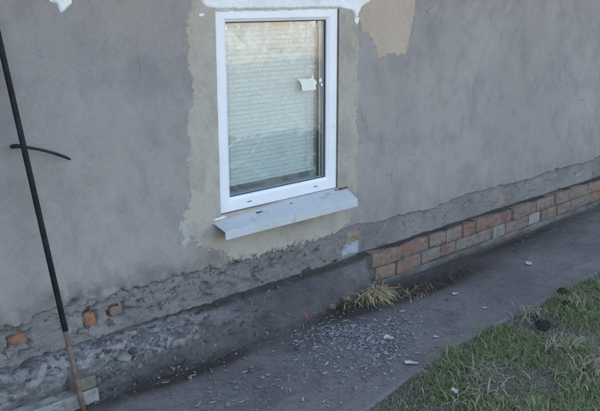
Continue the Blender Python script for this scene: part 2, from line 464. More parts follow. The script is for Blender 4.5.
def glass_mat():
    m = NT('window_glass')
    h = m.noise((7, 7, 5), 3, 0.5, 0.5)
    n = m.bump(h, 0.11, 0.02)
    gl = m.n('ShaderNodeBsdfGlossy', Color=(1, 1, 1), Roughness=0.02); m.set(gl.inputs['Normal'], n)
    tr = m.n('ShaderNodeBsdfTransparent', Color=(0.93, 0.96, 0.95))
    fc = m.n('ShaderNodeLayerWeight', Blend=0.5).outputs['Facing']
    mx = m.n('ShaderNodeMixShader', Fac=m.math('MULTIPLY_ADD', m.math('POWER', fc, 4.0), 0.8))
    mx.inputs[0].links[0].from_node.inputs[2].default_value = 0.07
    m.set(mx.inputs[1], tr.outputs[0]); m.set(mx.inputs[2], gl.outputs[0])
    return m.done(mx.outputs[0])
MAT['glass'] = glass_mat()
def film_mat():
    m = NT('wrinkled_film_and_haze')
    smear = m.math('ADD', m.ramp(m.noise((5, 5, 9), 6, 0.65, 1.6), 0.44, 0.62, 0.18, 0.34), m.ramp(m.noise((9, 9, 22), 5, 0.6, 2.2, (4, 0, 2)), 0.62, 0.66, 0.0, 0.16))  # pale patches and streaks paint the haze of broken reflections
    df = m.n('ShaderNodeBsdfDiffuse', Color=(0.80, 0.79, 0.75))
    gl = m.n('ShaderNodeBsdfGlossy', Color=(0.9, 0.9, 0.9), Roughness=0.18)
    tr = m.n('ShaderNodeBsdfTransparent', Color=(0.97, 0.98, 0.98))
    fc = m.n('ShaderNodeLayerWeight', Blend=0.5).outputs['Facing']
    fr = m.n('ShaderNodeMath', {'operation': 'MULTIPLY_ADD'}); m.set(fr.inputs[0], m.math('POWER', fc, 4.0)); fr.inputs[1].default_value = 0.8; fr.inputs[2].default_value = 0.05
    m1 = m.n('ShaderNodeMixShader', Fac=smear); m.set(m1.inputs[1], tr.outputs[0]); m.set(m1.inputs[2], df.outputs[0])
    m2 = m.n('ShaderNodeMixShader', Fac=fr.outputs[0]); m.set(m2.inputs[1], m1.outputs[0]); m.set(m2.inputs[2], gl.outputs[0])
    return m.done(m2.outputs[0])
MAT['film'] = film_mat()

# ================================================================== ground
def ground_z(x, y):
    d = np.maximum(0, -0.9 - y)
    bumpy = smooth(-0.80, -1.05, y)
    z = -0.018 + bumpy * (0.014 + 0.016 * fbm(x * 2.1, y * 2.1, seed=31, oct=4) + 0.006 * fbm(x * 17, y * 17, seed=37, oct=3))
    hx, hy = G(541, 323)                         # scraped hollow in the turf
    z = z - 0.05 * np.exp(-(((x - hx) / 0.09) ** 2 + ((y - hy) / 0.06) ** 2))
    far = smooth(6, 14, np.hypot(x - 3, y + 1))
    return z * (1 - far) + far * -0.02

gx = segs(-900, 200, -100, 30, -10, 2.0, 0, 0.1, 1.8, 0.012, 5.0, 0.05, 8, 1.0, 16, 30, 106, 200, 906)
gy = segs(-900, 200, -100, 30, -10, 1.0, -3, 0.06, -1.9, 0.012, -0.75, 0.25, 0.5, 3, 12, 30, 102, 200, 902)
GX, GY = np.meshgrid(gx, gy, indexing='ij')
P = np.stack([GX, GY, ground_z(GX, GY)], -1)
tag(link('ground', grid_mesh('ground', P), MAT['soil']), kind='structure')

MAT['bounce_yard'] = simple('bounce_yard_pale', (0.155, 0.152, 0.145), 0.95, 0.1, 0.2, 1.5, 0.5, 30)  # unseen pale ground added to bounce warm sunlight onto the wall
LXs, LYs = np.meshgrid(segs(-60, 4, -8, 0.5, 30, 4, 80), np.linspace(-14.4, -4.5, 20), indexing='ij')
LYs = LYs + 0.25 * fbm(LXs * 0.3, LYs * 0.2, seed=33)
tag(link('added_bounce_yard', grid_mesh('added_bounce_yard', np.stack([LXs, LYs, 0.012 + 0.012 * fbm(LXs, LYs, seed=34)], -1)), MAT['bounce_yard']), kind='structure')

# path: a worn slab along the wall, ragged towards the turf
EDGE = [G(*p) for p in ((300, 450), (330, 430), (360, 411), (405, 379), (455, 346), (500, 321), (545, 298), (600, 272))]
ex = np.array([-12, 0.4] + [p[0] for p in EDGE] + [6.5, 16]); ey = np.array([-1.12, -1.08] + [p[1] for p in EDGE] + [-0.93, -0.98])
o_ = np.argsort(ex); ex, ey = ex[o_], ey[o_]
def path_edge(x):
    return np.interp(x, ex, ey) + 0.018 * fbm(x * 4, x * 0 + 3.3, seed=5, oct=4)
px_ = segs(-12, 0.4, 0.9, 0.009, 4.6, 0.014, 6.8, 0.3, 16)
tt = np.concatenate([np.linspace(0, 1, 105), [1.006, 1.012]])
PX, T = np.meshgrid(px_, tt, indexing='ij')
E_ = path_edge(PX)
PY = 0.02 + (E_ - 0.02) * np.minimum(T, 1.0) - (T > 1) * (T - 1) * 1.2
PZ = 0.004 * fbm(PX * 1.5, PY * 1.5, seed=51) + 0.0028 * fbm(PX * 9, PY * 9, seed=53, oct=4) + 0.002
PZ += 0.004 * smooth(0.2, 0.7, fbm(PX * 5, PY * 11, seed=55, oct=4))
pd = -PY
PZ -= 0.012 * smooth(0.19, 0.11, pd) * smooth(-0.3, 0.4, fbm(PX * 2.4, PY * 3, seed=57) + 0.25)
PZ = np.where(T > 1.009, -0.05, PZ - 0.006 * (T > 1))
def blob(X, Y, u, v, rx, ry):
    cx, cy = G(u, v)
    return np.exp(-(((X - cx) / rx) ** 2 + ((Y - cy) / ry) ** 2))
soil = np.clip(1.3 * blob(PX, PY, 170, 380, 0.22, 0.06) + 1.2 * blob(PX, PY, 225, 360, 0.2, 0.05) + 1.4 * blob(PX, PY, 372, 304, 0.42, 0.085) + 1.0 * blob(PX, PY, 440, 285, 0.5, 0.10)
               + 0.7 * blob(PX, PY, 520, 245, 1.0, 0.12) + 0.6 * blob(PX, PY, 110, 402, 0.15, 0.06) + 0.5 * smooth(0.24, 0.1, pd) , 0, 1)
dust = np.clip(0.95 * blob(PX, PY, 215, 400, 0.35, 0.13) + 0.9 * blob(PX, PY, 340, 350, 0.35, 0.2) + 0.35 * blob(PX, PY, 450, 300, 0.5, 0.25) + 0.12 * fbm(PX * 1.3, PY * 2, seed=59) + 0.1, 0, 1)
edge = np.clip(smooth(0.935, 0.985, T + 0.02 * fbm(PX * 9, T * 9, seed=61)) * smooth(-0.2, 0.35, fbm(PX * 2.1, T * 0, seed=63) + 0.25 + 0.6 * smooth(2.9, 2.3, PX)), 0, 1)
P = np.stack([PX, PY, PZ], -1)
tag(link('path', grid_mesh('path', P, attrs={'soil': ('FLOAT', soil), 'dust': ('FLOAT', dust), 'edge': ('FLOAT', edge)}), MAT['path']), kind='structure')

# ================================================================== house
house = empty('house', (0, 0, 0), 'grey plastered old house wall with crumbling brick footing and a small white window', 'house')
OX0, OX1, OZ0, OZ1 = 2.2475, 3.071, 0.6435, 1.6295           # window opening

def wall_y(x, z):                                          # undulating face of the main coat
    return (-0.007 * fbm(x * 0.9, z * 0.9, seed=71, oct=3) - 0.0028 * fbm(x * 5, z * 5, seed=73, oct=4) - 0.0012 * fbm(x * 22, z * 22, seed=75, oct=3)) * (1 - 0.0)

def coat_edge(x, z):                                       # broken lower edge of the main coat
    left = smooth(3.3, 2.4, x)
    w = worley(x * 16, z * 16, 17) - 0.5
    return 0.388 + 0.02 * fbm(x * 3, x * 0, seed=77, oct=3) + (0.010 + 0.020 * left) * fbm(x * 15, z * 15, seed=78, oct=4, gain=0.6) + (0.010 + 0.045 * left) * w * smooth(-0.3, 0.3, fbm(x * 6, z * 6, seed=76)) - 0.02 * smooth(3.2, 3.5, x) * smooth(4.4, 3.9, x)

wx = np.unique(np.concatenate([segs(-5, 0.25, 0.95, 0.0062, 4.3, 0.010, 6.7, 0.25, 13), [OX0, OX1]]))
wz = np.unique(np.concatenate([segs(0.30, 0.0062, 1.72, 0.05, 2.62), [OZ0, OZ1]]))
XX, ZZ = np.meshgrid(wx, wz, indexing='ij')
ins = (XX > OX0 + 1e-6) & (XX < OX1 - 1e-6) & (ZZ > OZ0 + 1e-6) & (ZZ < OZ1 - 1e-6)
YY = wall_y(XX, ZZ)
ed = ZZ - (coat_edge(XX, ZZ) + 0.008 * fbm(XX * 45, ZZ * 45, seed=79, oct=3))
thin = smooth(0.09, 0.0, ed) * smooth(3.3, 2.4, XX)          # the coat feathers out and crumbles towards its edge
YY = YY + thin * (0.005 + 0.006 * fbm(XX * 20, ZZ * 20, seed=80, oct=4))
YY = np.where(ed < 0, YY + np.clip(-ed * 2.5, 0, 0.03), YY)
keepv = (ed > -0.014)
n_, m_ = XX.shape
idx = np.arange(n_ * m_).reshape(n_, m_)
q = np.stack([idx[:-1, :-1], idx[1:, :-1], idx[1:, 1:], idx[:-1, 1:]], -1).reshape(-1, 4)
cx_ = XX.ravel()[q].mean(1); cz_ = ZZ.ravel()[q].mean(1)
hole = (cx_ > OX0) & (cx_ < OX1) & (cz_ > OZ0) & (cz_ < OZ1)
q = q[keepv.ravel()[q].any(1) & ~hole]
used = np.zeros(n_ * m_, bool); used[q.ravel()] = True
P = np.stack([XX, YY, ZZ], -1).reshape(-1, 3)[used]
splash = np.clip(smooth(0.17, 0.0, ed + 0.06 * fbm(XX * 5, ZZ * 5, seed=82, oct=4)) * (0.35 + 0.65 * smooth(3.3, 2.4, XX)), 0, 1)   # mud splashed up by rain
link('wall', mesh_np('wall', P, (np.cumsum(used) - 1)[q], True, {'splash': ('FLOAT', splash.ravel()[used])}), MAT['plaster'], house)

# older rough render showing below the coat
bx = segs(-5, 0.25, 0.95, 0.006, 4.3, 0.009, 6.7, 0.25, 13)
bz = segs(0.10, 0.0058, 0.47)
XX, ZZ = np.meshgrid(bx, bz, indexing='ij')
rough = smooth(3.55, 2.9, XX) * 0.75 + 0.25
lump = fbm(XX * 9, ZZ * 11, seed=81, oct=5, gain=0.6)
lump2 = fbm(XX * 26, ZZ * 30, seed=83, oct=4, gain=0.6)
BY = 0.011 - rough * (0.013 * lump + 0.008 * lump2) - 0.006 * fbm(XX * 2, ZZ * 3, seed=84)
wl = worley(XX * 19 + 0.6 * lump, ZZ * 24 + 0.6 * lump2, 7)
BY -= rough * 0.013 * np.clip(0.62 - wl, 0, 1) * smooth(-0.2, 0.3, fbm(XX * 4, ZZ * 5, seed=86)) * smooth(3.0, 2.2, XX)
cav = smooth(0.26, 0.50, fbm(XX * 13, ZZ * 20, seed=85, oct=4)) * rough      # broken out hollows
BY += 0.026 * cav
HOLES = []
for (u, v, w, h) in ((20, 341, .085, .045), (92, 321, .058, .065), (119, 312, .062, .05)):
    hx, hz = W(u, v); HOLES.append((hx, hz, w, h))
    BY = BY + 0.020 * smooth(1.35, 0.95, np.maximum(np.abs(XX - hx) / (w * 0.56), np.abs(ZZ - hz) / (h * 0.56)) + 0.22 * fbm(XX * 30, ZZ * 30, seed=87))
BY = BY + np.where(ZZ > 0.40, (ZZ - 0.40) * 0.2, 0)
tx, tz = W(354, 237)
tan_ = smooth(1.2, 0.8, np.maximum(np.abs(XX - tx) / 0.05, np.abs(ZZ - tz) / 0.035) + 0.3 * fbm(XX * 25, ZZ * 25, seed=88))
t2x, t2z = W(503, 199)
tan_ = np.maximum(tan_, 0.8 * smooth(1.2, 0.8, np.maximum(np.abs(XX - t2x) / 0.04, np.abs(ZZ - t2z) / 0.04) + 0.3 * fbm(XX * 25, ZZ * 25, seed=89)))
ux, uz = W(352, 249)
whi = smooth(1.2, 0.85, np.maximum(np.abs(XX - ux) / 0.06, np.abs(ZZ - uz) / 0.03) + 0.3 * fbm(XX * 25, ZZ * 25, seed=90))
P = np.stack([XX, BY, ZZ], -1)
link('lower_render', grid_mesh('lower_render', P, attrs={'broken': ('FLOAT', smooth(3.1, 2.3, XX) * 0.9 + 0.1), 'tan': ('FLOAT', tan_), 'white': ('FLOAT', whi)}), MAT['rubble'], house)['label'] = 'rough crumbling older render under the smooth coat'

# patches: thin coats standing a few millimetres proud, with ragged outlines
def patch(name, mat, poly_px, thick, seed, rag=0.012, step=0.0042, lumpy=0.0008, cut=True, under=0.0, label=None):
    poly = [W(*p) for p in poly_px]
    a = np.array(poly); x0, z0 = a.min(0) - 0.03; x1, z1 = a.max(0) + 0.03
    xs, zs = segs(x0, step, x1), segs(z0, step, z1)
    if cut:
        xs = np.unique(np.concatenate([xs, [v for v in (OX0, OX1) if x0 < v < x1]])); zs = np.unique(np.concatenate([zs, [v for v in (OZ0, OZ1) if z0 < v < z1]]))
    X, Z = np.meshgrid(xs, zs, indexing='ij')
    d = sdf(X, Z, poly) + rag * fbm(X * 20, Z * 20, seed=seed, oct=5, gain=0.72) + rag * 0.8 * (0.5 - worley(X * 30, Z * 30, seed)) + rag * 0.5 * (0.5 - worley(X * 70, Z * 70, seed + 1))
    Y = wall_y(X, Z) - thick * smooth(-0.002, 0.009, d) + np.where(d < 0, -d * 0.6, 0) - lumpy * fbm(X * 18, Z * 18, seed=seed + 4) + under
    n, m = X.shape
    idx = np.arange(n * m).reshape(n, m)
    q = np.stack([idx[:-1, :-1], idx[1:, :-1], idx[1:, 1:], idx[:-1, 1:]], -1).reshape(-1, 4)
    k = (d.ravel() > -0.003)[q].any(1)
    if cut:
        cx, cz = X.ravel()[q].mean(1), Z.ravel()[q].mean(1)
        k &= ~((cx > OX0) & (cx < OX1) & (cz > OZ0) & (cz < OZ1))
    q = q[k]
    used = np.zeros(n * m, bool); used[q.ravel()] = True
    P = np.stack([X, Y, Z], -1).reshape(-1, 3)[used]
    o = link(name, mesh_np(name, P, (np.cumsum(used) - 1)[q]), mat, house)
    if label: o['label'] = label
    return o

patch('plaster_patch', MAT['patch'], [(193, -12), (188, 20), (187, 60), (191, 75), (193, 95), (190, 112), (186, 130), (190, 150), (186, 165), (191, 185), (190, 200), (184, 215), (190, 235),
      (200, 246), (222, 252), (236, 258), (262, 254), (292, 245), (318, 239), (338, 231), (350, 222), (356, 205), (358, 180), (356, 160), (358, 140), (356, 115), (360, 90), (357, 65), (359, 40), (357, 20), (362, -12)],
      0.0045, 101, 0.026, label='tan repair plaster smeared around the window')
patch('old_coat_patch', MAT['pink'], [(357, -12), (358, 12), (363, 30), (374, 42), (378, 57), (390, 56), (405, 53), (409, 38), (413, 20), (415, -12)], 0.004, 111, 0.024, label='pinkish tan patch of old coat beside the window top')
patch('filler_strip', MAT['foam'], [(195, -14), (199, 0), (205, 8), (216, 9.6), (270, 9.0), (338, 8.0), (352, 12), (356, 20), (360, 8), (372, 0), (372, -14)], 0.012, 121, 0.005, lumpy=0.003, cut=False, under=-0.001, label='ragged strip of white filler over the window')
for poly in ([(48, -8), (50, 2), (58, 3), (61, 12), (66, 9), (72, 3), (70, -8)], [(196, 13), (198, 19), (203, 17), (206, 20), (204, 12)], [(354, 14), (353, 22), (357, 26), (359, 18)]):
    patch('filler_daub', MAT['foam'], poly, 0.007, int(200 + poly[0][0]), 0.006, step=0.004, lumpy=0.002, cut=False)
patch('filler_daub', MAT['smear'], [(178, 222), (181, 232), (185, 247), (190, 240), (193, 226), (187, 219)], 0.0022, 240, 0.035, step=0.004, lumpy=0.001, cut=False)['label'] = 'pale smear of filler left of the sill'
patch('filler_daub', MAT['foam'], [(212, 219), (214, 221), (220, 219.5), (228, 216), (224, 215.5)], 0.010, 250, 0.004, step=0.004, lumpy=0.002, cut=False)

def chunk_cloud(name, items, parent, label=None, cat=None):
    # items: (x, y, z, size, colour) -> angular broken pieces joined in one mesh
    r = random.Random(77); V = []; Fs = []; Cs = []
    shapes = []
    for k_ in range(14):
        bm = bmesh.new()
        for _ in range(9):
            v = Vector((r.gauss(0, 1), r.gauss(0, 1), r.gauss(0, 1))).normalized()
            bm.verts.new((v.x * r.uniform(.7, 1.25), v.y * r.uniform(.5, .9), v.z * r.uniform(.5, .95)))
        bmesh.ops.convex_hull(bm, input=bm.verts)
        bm.verts.index_update()
        shapes.append(([v.co.copy() for v in bm.verts], [[v.index for v in f.verts] for f in bm.faces])); bm.free()
    for (x, y, z, sz, c) in items:
        vs, fs = r.choice(shapes); rot = Euler((r.uniform(0, 6), r.uniform(0, 6), r.uniform(0, 6))).to_matrix(); b = len(V)
        V += [rot @ v * sz + Vector((x, y, z)) for v in vs]; Fs += [[b + i for i in f] for f in fs]; Cs += [(*c, 1)] * len(vs)
    me = bpy.data.meshes.new(name); me.from_pydata(V, [], Fs)
    a = me.attributes.new('Col', 'FLOAT_COLOR', 'POINT'); a.data.foreach_set('color', np.array(Cs, np.float32).ravel())
    return tag(link(name, me, MAT['crumb'], parent), label, cat, kind='stuff')
def crumb_mat():
    m = NT('broken_render_pieces')
    c = m.attr('Col', 'Color')
    c = m.mix(m.ramp(m.noise(110, 5, 0.75), 0.4, 0.7, 0, 0.6), c, (0.08, 0.07, 0.065))
    return m.done(m.bsdf(c, 0.95, m.bump(m.noise(130, 5, 0.75), 0.8, 0.006), 0.15))
MAT['crumb'] = crumb_mat()
def grey(r):
    t = r.random(); q = r.random()
    if q < 0.02: return (0.36 * (0.6 + 0.4 * t), 0.16 * (0.6 + 0.4 * t), 0.10 * (0.6 + 0.4 * t))
    b = 0.09 + 0.20 * t * t
    return (b * 1.08, b * 0.97, b * 0.86)
r = random.Random(41); items = []
wgt = (smooth(-0.05, 0.3, fbm(XX * 5, ZZ * 7, seed=161, oct=3)) + 0.6 * smooth(0.05, 0.0, np.abs(ZZ - 0.365))) * smooth(2.95, 2.3, XX) * (XX > 1.0) * (ZZ > 0.215) * (ZZ < 0.41) + 0.02 * (XX > 2.9) * (XX < 6.4) * (ZZ > 0.215) * (ZZ < 0.37)
wf = np.cumsum(wgt.ravel()); pick = np.searchsorted(wf, RNG.uniform(0, wf[-1], 420))
for i_ in pick:
    sz = 0.003 + abs(r.gauss(0, 0.006))
    items.append((XX.ravel()[i_], BY.ravel()[i_] + sz * 0.25, ZZ.ravel()[i_], sz, grey(r)))
chunk_cloud('render_rubble', items, house)

# exposed bricks in the broken render
def brick_mesh(name, L, Hh, D, jit, seed):
    bm = bmesh.new()
    bm_box(bm, -L / 2, L / 2, -D / 2, D / 2, -Hh / 2, Hh / 2)
    bmesh.ops.delete(bm, geom=[f for f in bm.faces if f.calc_center_median().y > D * 0.4], context='FACES')
    bmesh.ops.subdivide_edges(bm, edges=list(bm.edges), cuts=3, use_grid_fill=True)
    co = np.array([v.co[:] for v in bm.verts])
    e = [np.abs(co[:, 0]) > L / 2 - 1e-4, np.abs(co[:, 1]) > D / 2 - 1e-4, np.abs(co[:, 2]) > Hh / 2 - 1e-4]
    n_on = sum(x.astype(int) for x in e)
    d = [fbm(co[:, 0] * 30 + seed, co[:, 1] * 30, co[:, 2] * 30 + a * 5, seed=seed + a, oct=2) for a in range(3)]
    chip = np.where(n_on >= 2, 0.0016 + 0.0035 * np.abs(d[0]), 0) * np.where(n_on >= 3, 1.5, 1)
    for v, k_, a, b, c, ch in zip(bm.verts, n_on, d[0], d[1], d[2], chip):
        v.co += Vector((a, b, c)) * jit * 1.1
        if ch: v.co -= Vector((math.copysign(ch, v.co.x) if abs(v.co.x) > L / 2 - 0.012 else 0, math.copysign(ch, v.co.y) if abs(v.co.y) > D / 2 - 0.012 else 0, math.copysign(ch, v.co.z) if abs(v.co.z) > Hh / 2 - 0.012 else 0))
    bmesh.ops.recalc_face_normals(bm, faces=bm.faces)
    me = bpy.data.meshes.new(name); bm.to_mesh(me); bm.free()
    return me
for i, (hx, hz, w, h) in enumerate(HOLES):
    b = link('brick', brick_mesh('brick', w, h, 0.06, 0.006, 300 + i), MAT['brick_orange' if i < 2 else 'brick_pink'], house)
    b.location = (hx, 0.047, hz); b.rotation_euler = (0, random.uniform(-.1, .1), 0)

# ------------------------------------------------------------------ plinth
XB = 3.30                                                   # bricks are bare to the right of this
cx = segs(-5, 0.25, 0.9, 0.0055, 3.5, 0.009, 6.8, 0.25, 13)
ss = np.linspace(0, 1, 88)
pl = np.array([(0.035, 0.215), (0.000, 0.204), (-0.032, 0.190), (-0.066, 0.160), (-0.086, 0.110), (-0.100, 0.055), (-0.122, 0.020), (-0.155, 0.006), (-0.200, -0.006)])
pr = np.array([(0.035, 0.218), (0.000, 0.212), (-0.030, 0.207), (-0.0515, 0.199), (-0.0475, 0.185), (-0.0475, 0.040), (-0.070, 0.032), (-0.080, -0.03)])
def prof(a):
    d = np.r_[0, np.cumsum(np.hypot(*np.diff(a, axis=0).T))]; d /= d[-1]
    return np.interp(ss, d, a[:, 0]), np.interp(ss, d, a[:, 1])
ly, lz = prof(pl); ry, rz = prof(pr)
XX, SS = np.meshgrid(cx, ss, indexing='ij')
edge_n = XB + 0.035 * fbm(XX * 0 + 2, SS * 5, seed=91, oct=4) - 0.02 + 0.05 * (SS - 0.5)
k = smooth(edge_n + 0.02, edge_n - 0.02, XX)
apron = np.exp(-((XX - 2.75) / 0.42) ** 2)                  # smooth mortar fillet
far_left = smooth(2.25, 1.7, XX)
LY = ly[None, :] - apron * 0.03 * smooth(0.35, 0.9, SS)
LZ = lz[None, :] + 0 * XX
Y = k * LY + (1 - k) * ry[None, :]
Z = k * LZ + (1 - k) * rz[None, :]
amp = k * (1 - 0.5 * apron) * smooth(0.0, 0.12, SS)
nz = 0.016 * fbm(XX * 7, SS * 3.2, seed=93, oct=5, gain=0.55) + 0.012 * smooth(0.15, 0.5, fbm(XX * 15, SS * 6, seed=95, oct=3)) - 0.016 * smooth(0.25, 0.5, fbm(XX * 11, SS * 5, seed=97, oct=4))
wl1 = worley(XX * 15 + 0.5 * fbm(XX * 9, SS * 3, seed=94), SS * 5.5 + 0.5 * fbm(XX * 8, SS * 3, seed=96), 3)
wl2 = worley(XX * 34, SS * 12 + 0.4 * fbm(XX * 20, SS * 7, seed=92), 5)
nz = nz + 0.030 * np.clip(0.55 - wl1, 0, 1) * smooth(-0.1, 0.35, fbm(XX * 3, SS * 1.5, seed=90)) + 0.012 * np.clip(0.55 - wl2, 0, 1) * smooth(-0.1, 0.3, fbm(XX * 5, SS * 2, seed=89)) + 0.006 * fbm(XX * 40, SS * 14, seed=88, oct=3)
nz = nz * (0.45 + 0.75 * far_left)
Y = Y - amp * nz * 0.75 - (1 - k) * 0.008 * fbm(XX * 14, SS * 9, seed=98, oct=4) * smooth(0.1, 0.2, SS)
Z = Z + amp * nz * 0.6 + (1 - k) * 0.009 * fbm(XX * 6, SS * 3, seed=99, oct=4) * (SS < 0.95)
dust_lit_top = np.clip(k * smooth(0.05, 0.2, SS) * smooth(0.66, 0.42, SS) * (far_left * 1.25 + 0.25 * (1 - apron) * (1 - far_left)) + k * 0.04, 0, 1)  # pale dust, also painting the strongly lit ledge top
conc = np.clip(0.22 * k * far_left * smooth(0.1, 0.2, SS) * smooth(0.8, 0.6, SS) + (1 - k) * (smooth(0.78, 0.84, SS + 0.03 * fbm(XX * 5, SS * 3, seed=103)) * 1.0 + 0.25) * (SS > 0.26), 0, 1)  # concrete strip, plus painted lightening of the lit left ledge
soil_dark = np.clip(smooth(0.72, 0.95, SS + 0.12 * fbm(XX * 6, SS * 3, seed=100, oct=4)) * np.clip(0.35 + 0.9 * far_left + (1 - k), 0, 1) * (0.75 + 0.25 * k) + 0.75 * smooth(0.06, 0.12, SS) * smooth(0.27, 0.2, SS) * (1 - 0.85 * k * far_left), 0, 1)  # soil at the foot, plus a darker strip along the ledge
P = np.stack([XX, Y, Z], -1)
plinth = link('plinth', grid_mesh('plinth', P, attrs={'dust': ('FLOAT', dust_lit_top), 'conc': ('FLOAT', conc), 'soil': ('FLOAT', soil_dark)}), MAT['mortar'], house)
plinth['label'] = 'low footing of bare brick at the right and broken mortar at the left'

r = random.Random(43); items = []
wgt = (smooth(-0.1, 0.35, fbm(XX * 4, SS * 2, seed=163, oct=3)) + 0.15) * k * smooth(2.9, 2.1, XX) * (XX > 1.0) * (SS > 0.14) * (SS < 0.93) + 0.05 * (XX > 2.4) * (XX < 6.4) * (SS > 0.85)
wf = np.cumsum(wgt.ravel()); pick = np.searchsorted(wf, RNG.uniform(0, wf[-1], 420))
for i_ in pick:
    sz = 0.0035 + abs(r.gauss(0, 0.008)); sz = min(sz, 0.022)
    items.append((XX.ravel()[i_], Y.ravel()[i_], Z.ravel()[i_], sz, grey(r)))
chunk_cloud('mortar_rubble', items, plinth)

up_j = [3.311, 3.579, 3.86, 4.04, 4.225, 4.375, 4.669, 4.837, 5.166, 5.446, 5.679, 5.976, 6.31]
lo_j = [3.345, 3.536, 3.781, 3.99, 4.155, 4.409, 4.592, 4.745, 4.904, 5.068, 5.239, 5.47, 5.70, 6.013, 6.25]
up_m = ['brick_pink', 'brick_red', 'brick_tan', 'brick_tan', 'brick_red', 'brick_red', 'brick_red', 'brick_tan', 'brick_tan', 'brick_pink', 'brick_tan', 'brick_pink']
lo_m = ['brick_pink', 'brick_pink', 'brick_grey', 'brick_pink', 'brick_grey', 'brick_grey', 'brick_white', 'brick_pink', 'brick_tan', 'brick_white', 'brick_tan', 'brick_tan', 'brick_tan', 'brick_red']
x = 6.31
while x < 8.6:
    x += 0.262; up_j.append(x); up_m.append(random.choice(['brick_red', 'brick_tan', 'brick_pink']))
x = 6.25
while x < 8.6:
    x += 0.262; lo_j.append(x); lo_m.append(random.choice(['brick_grey', 'brick_tan', 'brick_pink']))
for row, (js, ms, z0, z1) in enumerate(((up_j, up_m, 0.1235, 0.210), (lo_j, lo_m, 0.034, 0.1205))):
    for i in range(len(js) - 1):
        g = 0.0028
        L = js[i + 1] - js[i] - 2 * g
        me = brick_mesh('brick', L, z1 - z0 + random.uniform(-.009, .003), 0.07, 0.0042, 400 + row * 60 + i)
        b = link('brick', me, MAT[ms[i]], plinth)
        b.location = ((js[i] + js[i + 1]) / 2, -0.0235 + random.uniform(-.009, .005), (z0 + z1) / 2 + random.uniform(-.003, .003))
        b.rotation_euler = (random.uniform(-.04, .04), random.uniform(-.04, .04), random.uniform(-.045, .045))

r = random.Random(47); items = []
for i in range(110):
    js, zc = random.Random(i).choice(((up_j, 0.166), (lo_j, 0.077)))
    q_ = r.random(); x_ = r.choice(js[:14]) + r.gauss(0, 0.006) if q_ < 0.5 else r.uniform(3.33, 6.4)
    z_ = zc + r.uniform(-0.035, 0.035) if q_ < 0.5 else r.choice((0.122, 0.034)) + r.gauss(0, 0.004)
    sz = r.uniform(0.004, 0.011); b_ = r.uniform(0.15, 0.27)
    items.append((x_, -0.0545 + sz * 0.35, z_, sz, (b_ * 1.08, b_ * 0.97, b_ * 0.84)))
chunk_cloud('joint_mortar', items, plinth)

# ------------------------------------------------------------------ body of the house behind the face, unseen eaves and roof shaped to shade the wall
body = boxes('rear_walls', MAT['plaster'], house, [(-5, 13, 0.42, 6.0, -0.1, 2.60), (-5, -4.7, 0.06, 0.42, -0.1, 2.60), (12.7, 13, 0.06, 0.42, -0.1, 2.60),
              (-4.7, OX0 - 0.03, 0.055, 0.41, -0.1, 2.58), (OX1 + 0.03, 12.7, 0.055, 0.41, -0.1, 2.58), (OX0 - 0.03, OX1 + 0.03, 0.055, 0.41, -0.1, OZ0 - 0.03), (OX0 - 0.03, OX1 + 0.03, 0.055, 0.41, OZ1 + 0.03, 2.58)])
boxes('window_reveal', MAT['patch'], house, [(OX0 - 0.028, OX0 - 0.001, 0.004, 0.40, OZ0 - 0.028, OZ1 + 0.028), (OX1 + 0.001, OX1 + 0.028, 0.004, 0.40, OZ0 - 0.028, OZ1 + 0.028),
              (OX0 - 0.001, OX1 + 0.001, 0.004, 0.40, OZ0 - 0.028, OZ0 - 0.001), (OX0 - 0.001, OX1 + 0.001, 0.004, 0.40, OZ1 + 0.001, OZ1 + 0.028)])
MAT['roof'] = simple('unseen_roof_grey', (0.20, 0.195, 0.19), 0.9, 0.2, 0.2, 3, 0.4, 30)
MAT['wood'] = simple('unseen_eaves_wood', (0.20, 0.165, 0.125), 0.85, 0.2, 0.25, 6, 0.4, 40)
bm = bmesh.new()
prof_r = [(-0.60, 2.44), (3.0, 4.27), (6.60, 2.44), (6.60, 2.53), (3.0, 4.37), (-0.60, 2.53)]
f0 = [bm.verts.new((-5.3, y, z)) for y, z in prof_r]; f1 = [bm.verts.new((13.3, y, z)) for y, z in prof_r]
bm.faces.new(f0); bm.faces.new(f1[::-1])
for i in range(6): bm.faces.new((f0[i], f1[i], f1[(i + 1) % 6], f0[(i + 1) % 6]))
bm_done(bm, 'roof', MAT['roof'], house)
boxes('unseen_eaves_board', MAT['wood'], house, [(-5.25, 13.25, -0.58, -0.02, 2.405, 2.43)])
for gxx in (-5, 12.8):
    bm = bmesh.new()
    a = [bm.verts.new((gxx, y, z)) for y, z in ((0.05, 2.58), (5.95, 2.58), (3.0, 4.2))]
    b = [bm.verts.new((gxx + 0.2, y, z)) for y, z in ((0.05, 2.58), (5.95, 2.58), (3.0, 4.2))]
    bm.faces.new(a); bm.faces.new(b[::-1])
    for i in range(3): bm.faces.new((a[i], b[i], b[(i + 1) % 3], a[(i + 1) % 3]))
    bm_done(bm, 'gable', MAT['plaster'], house)

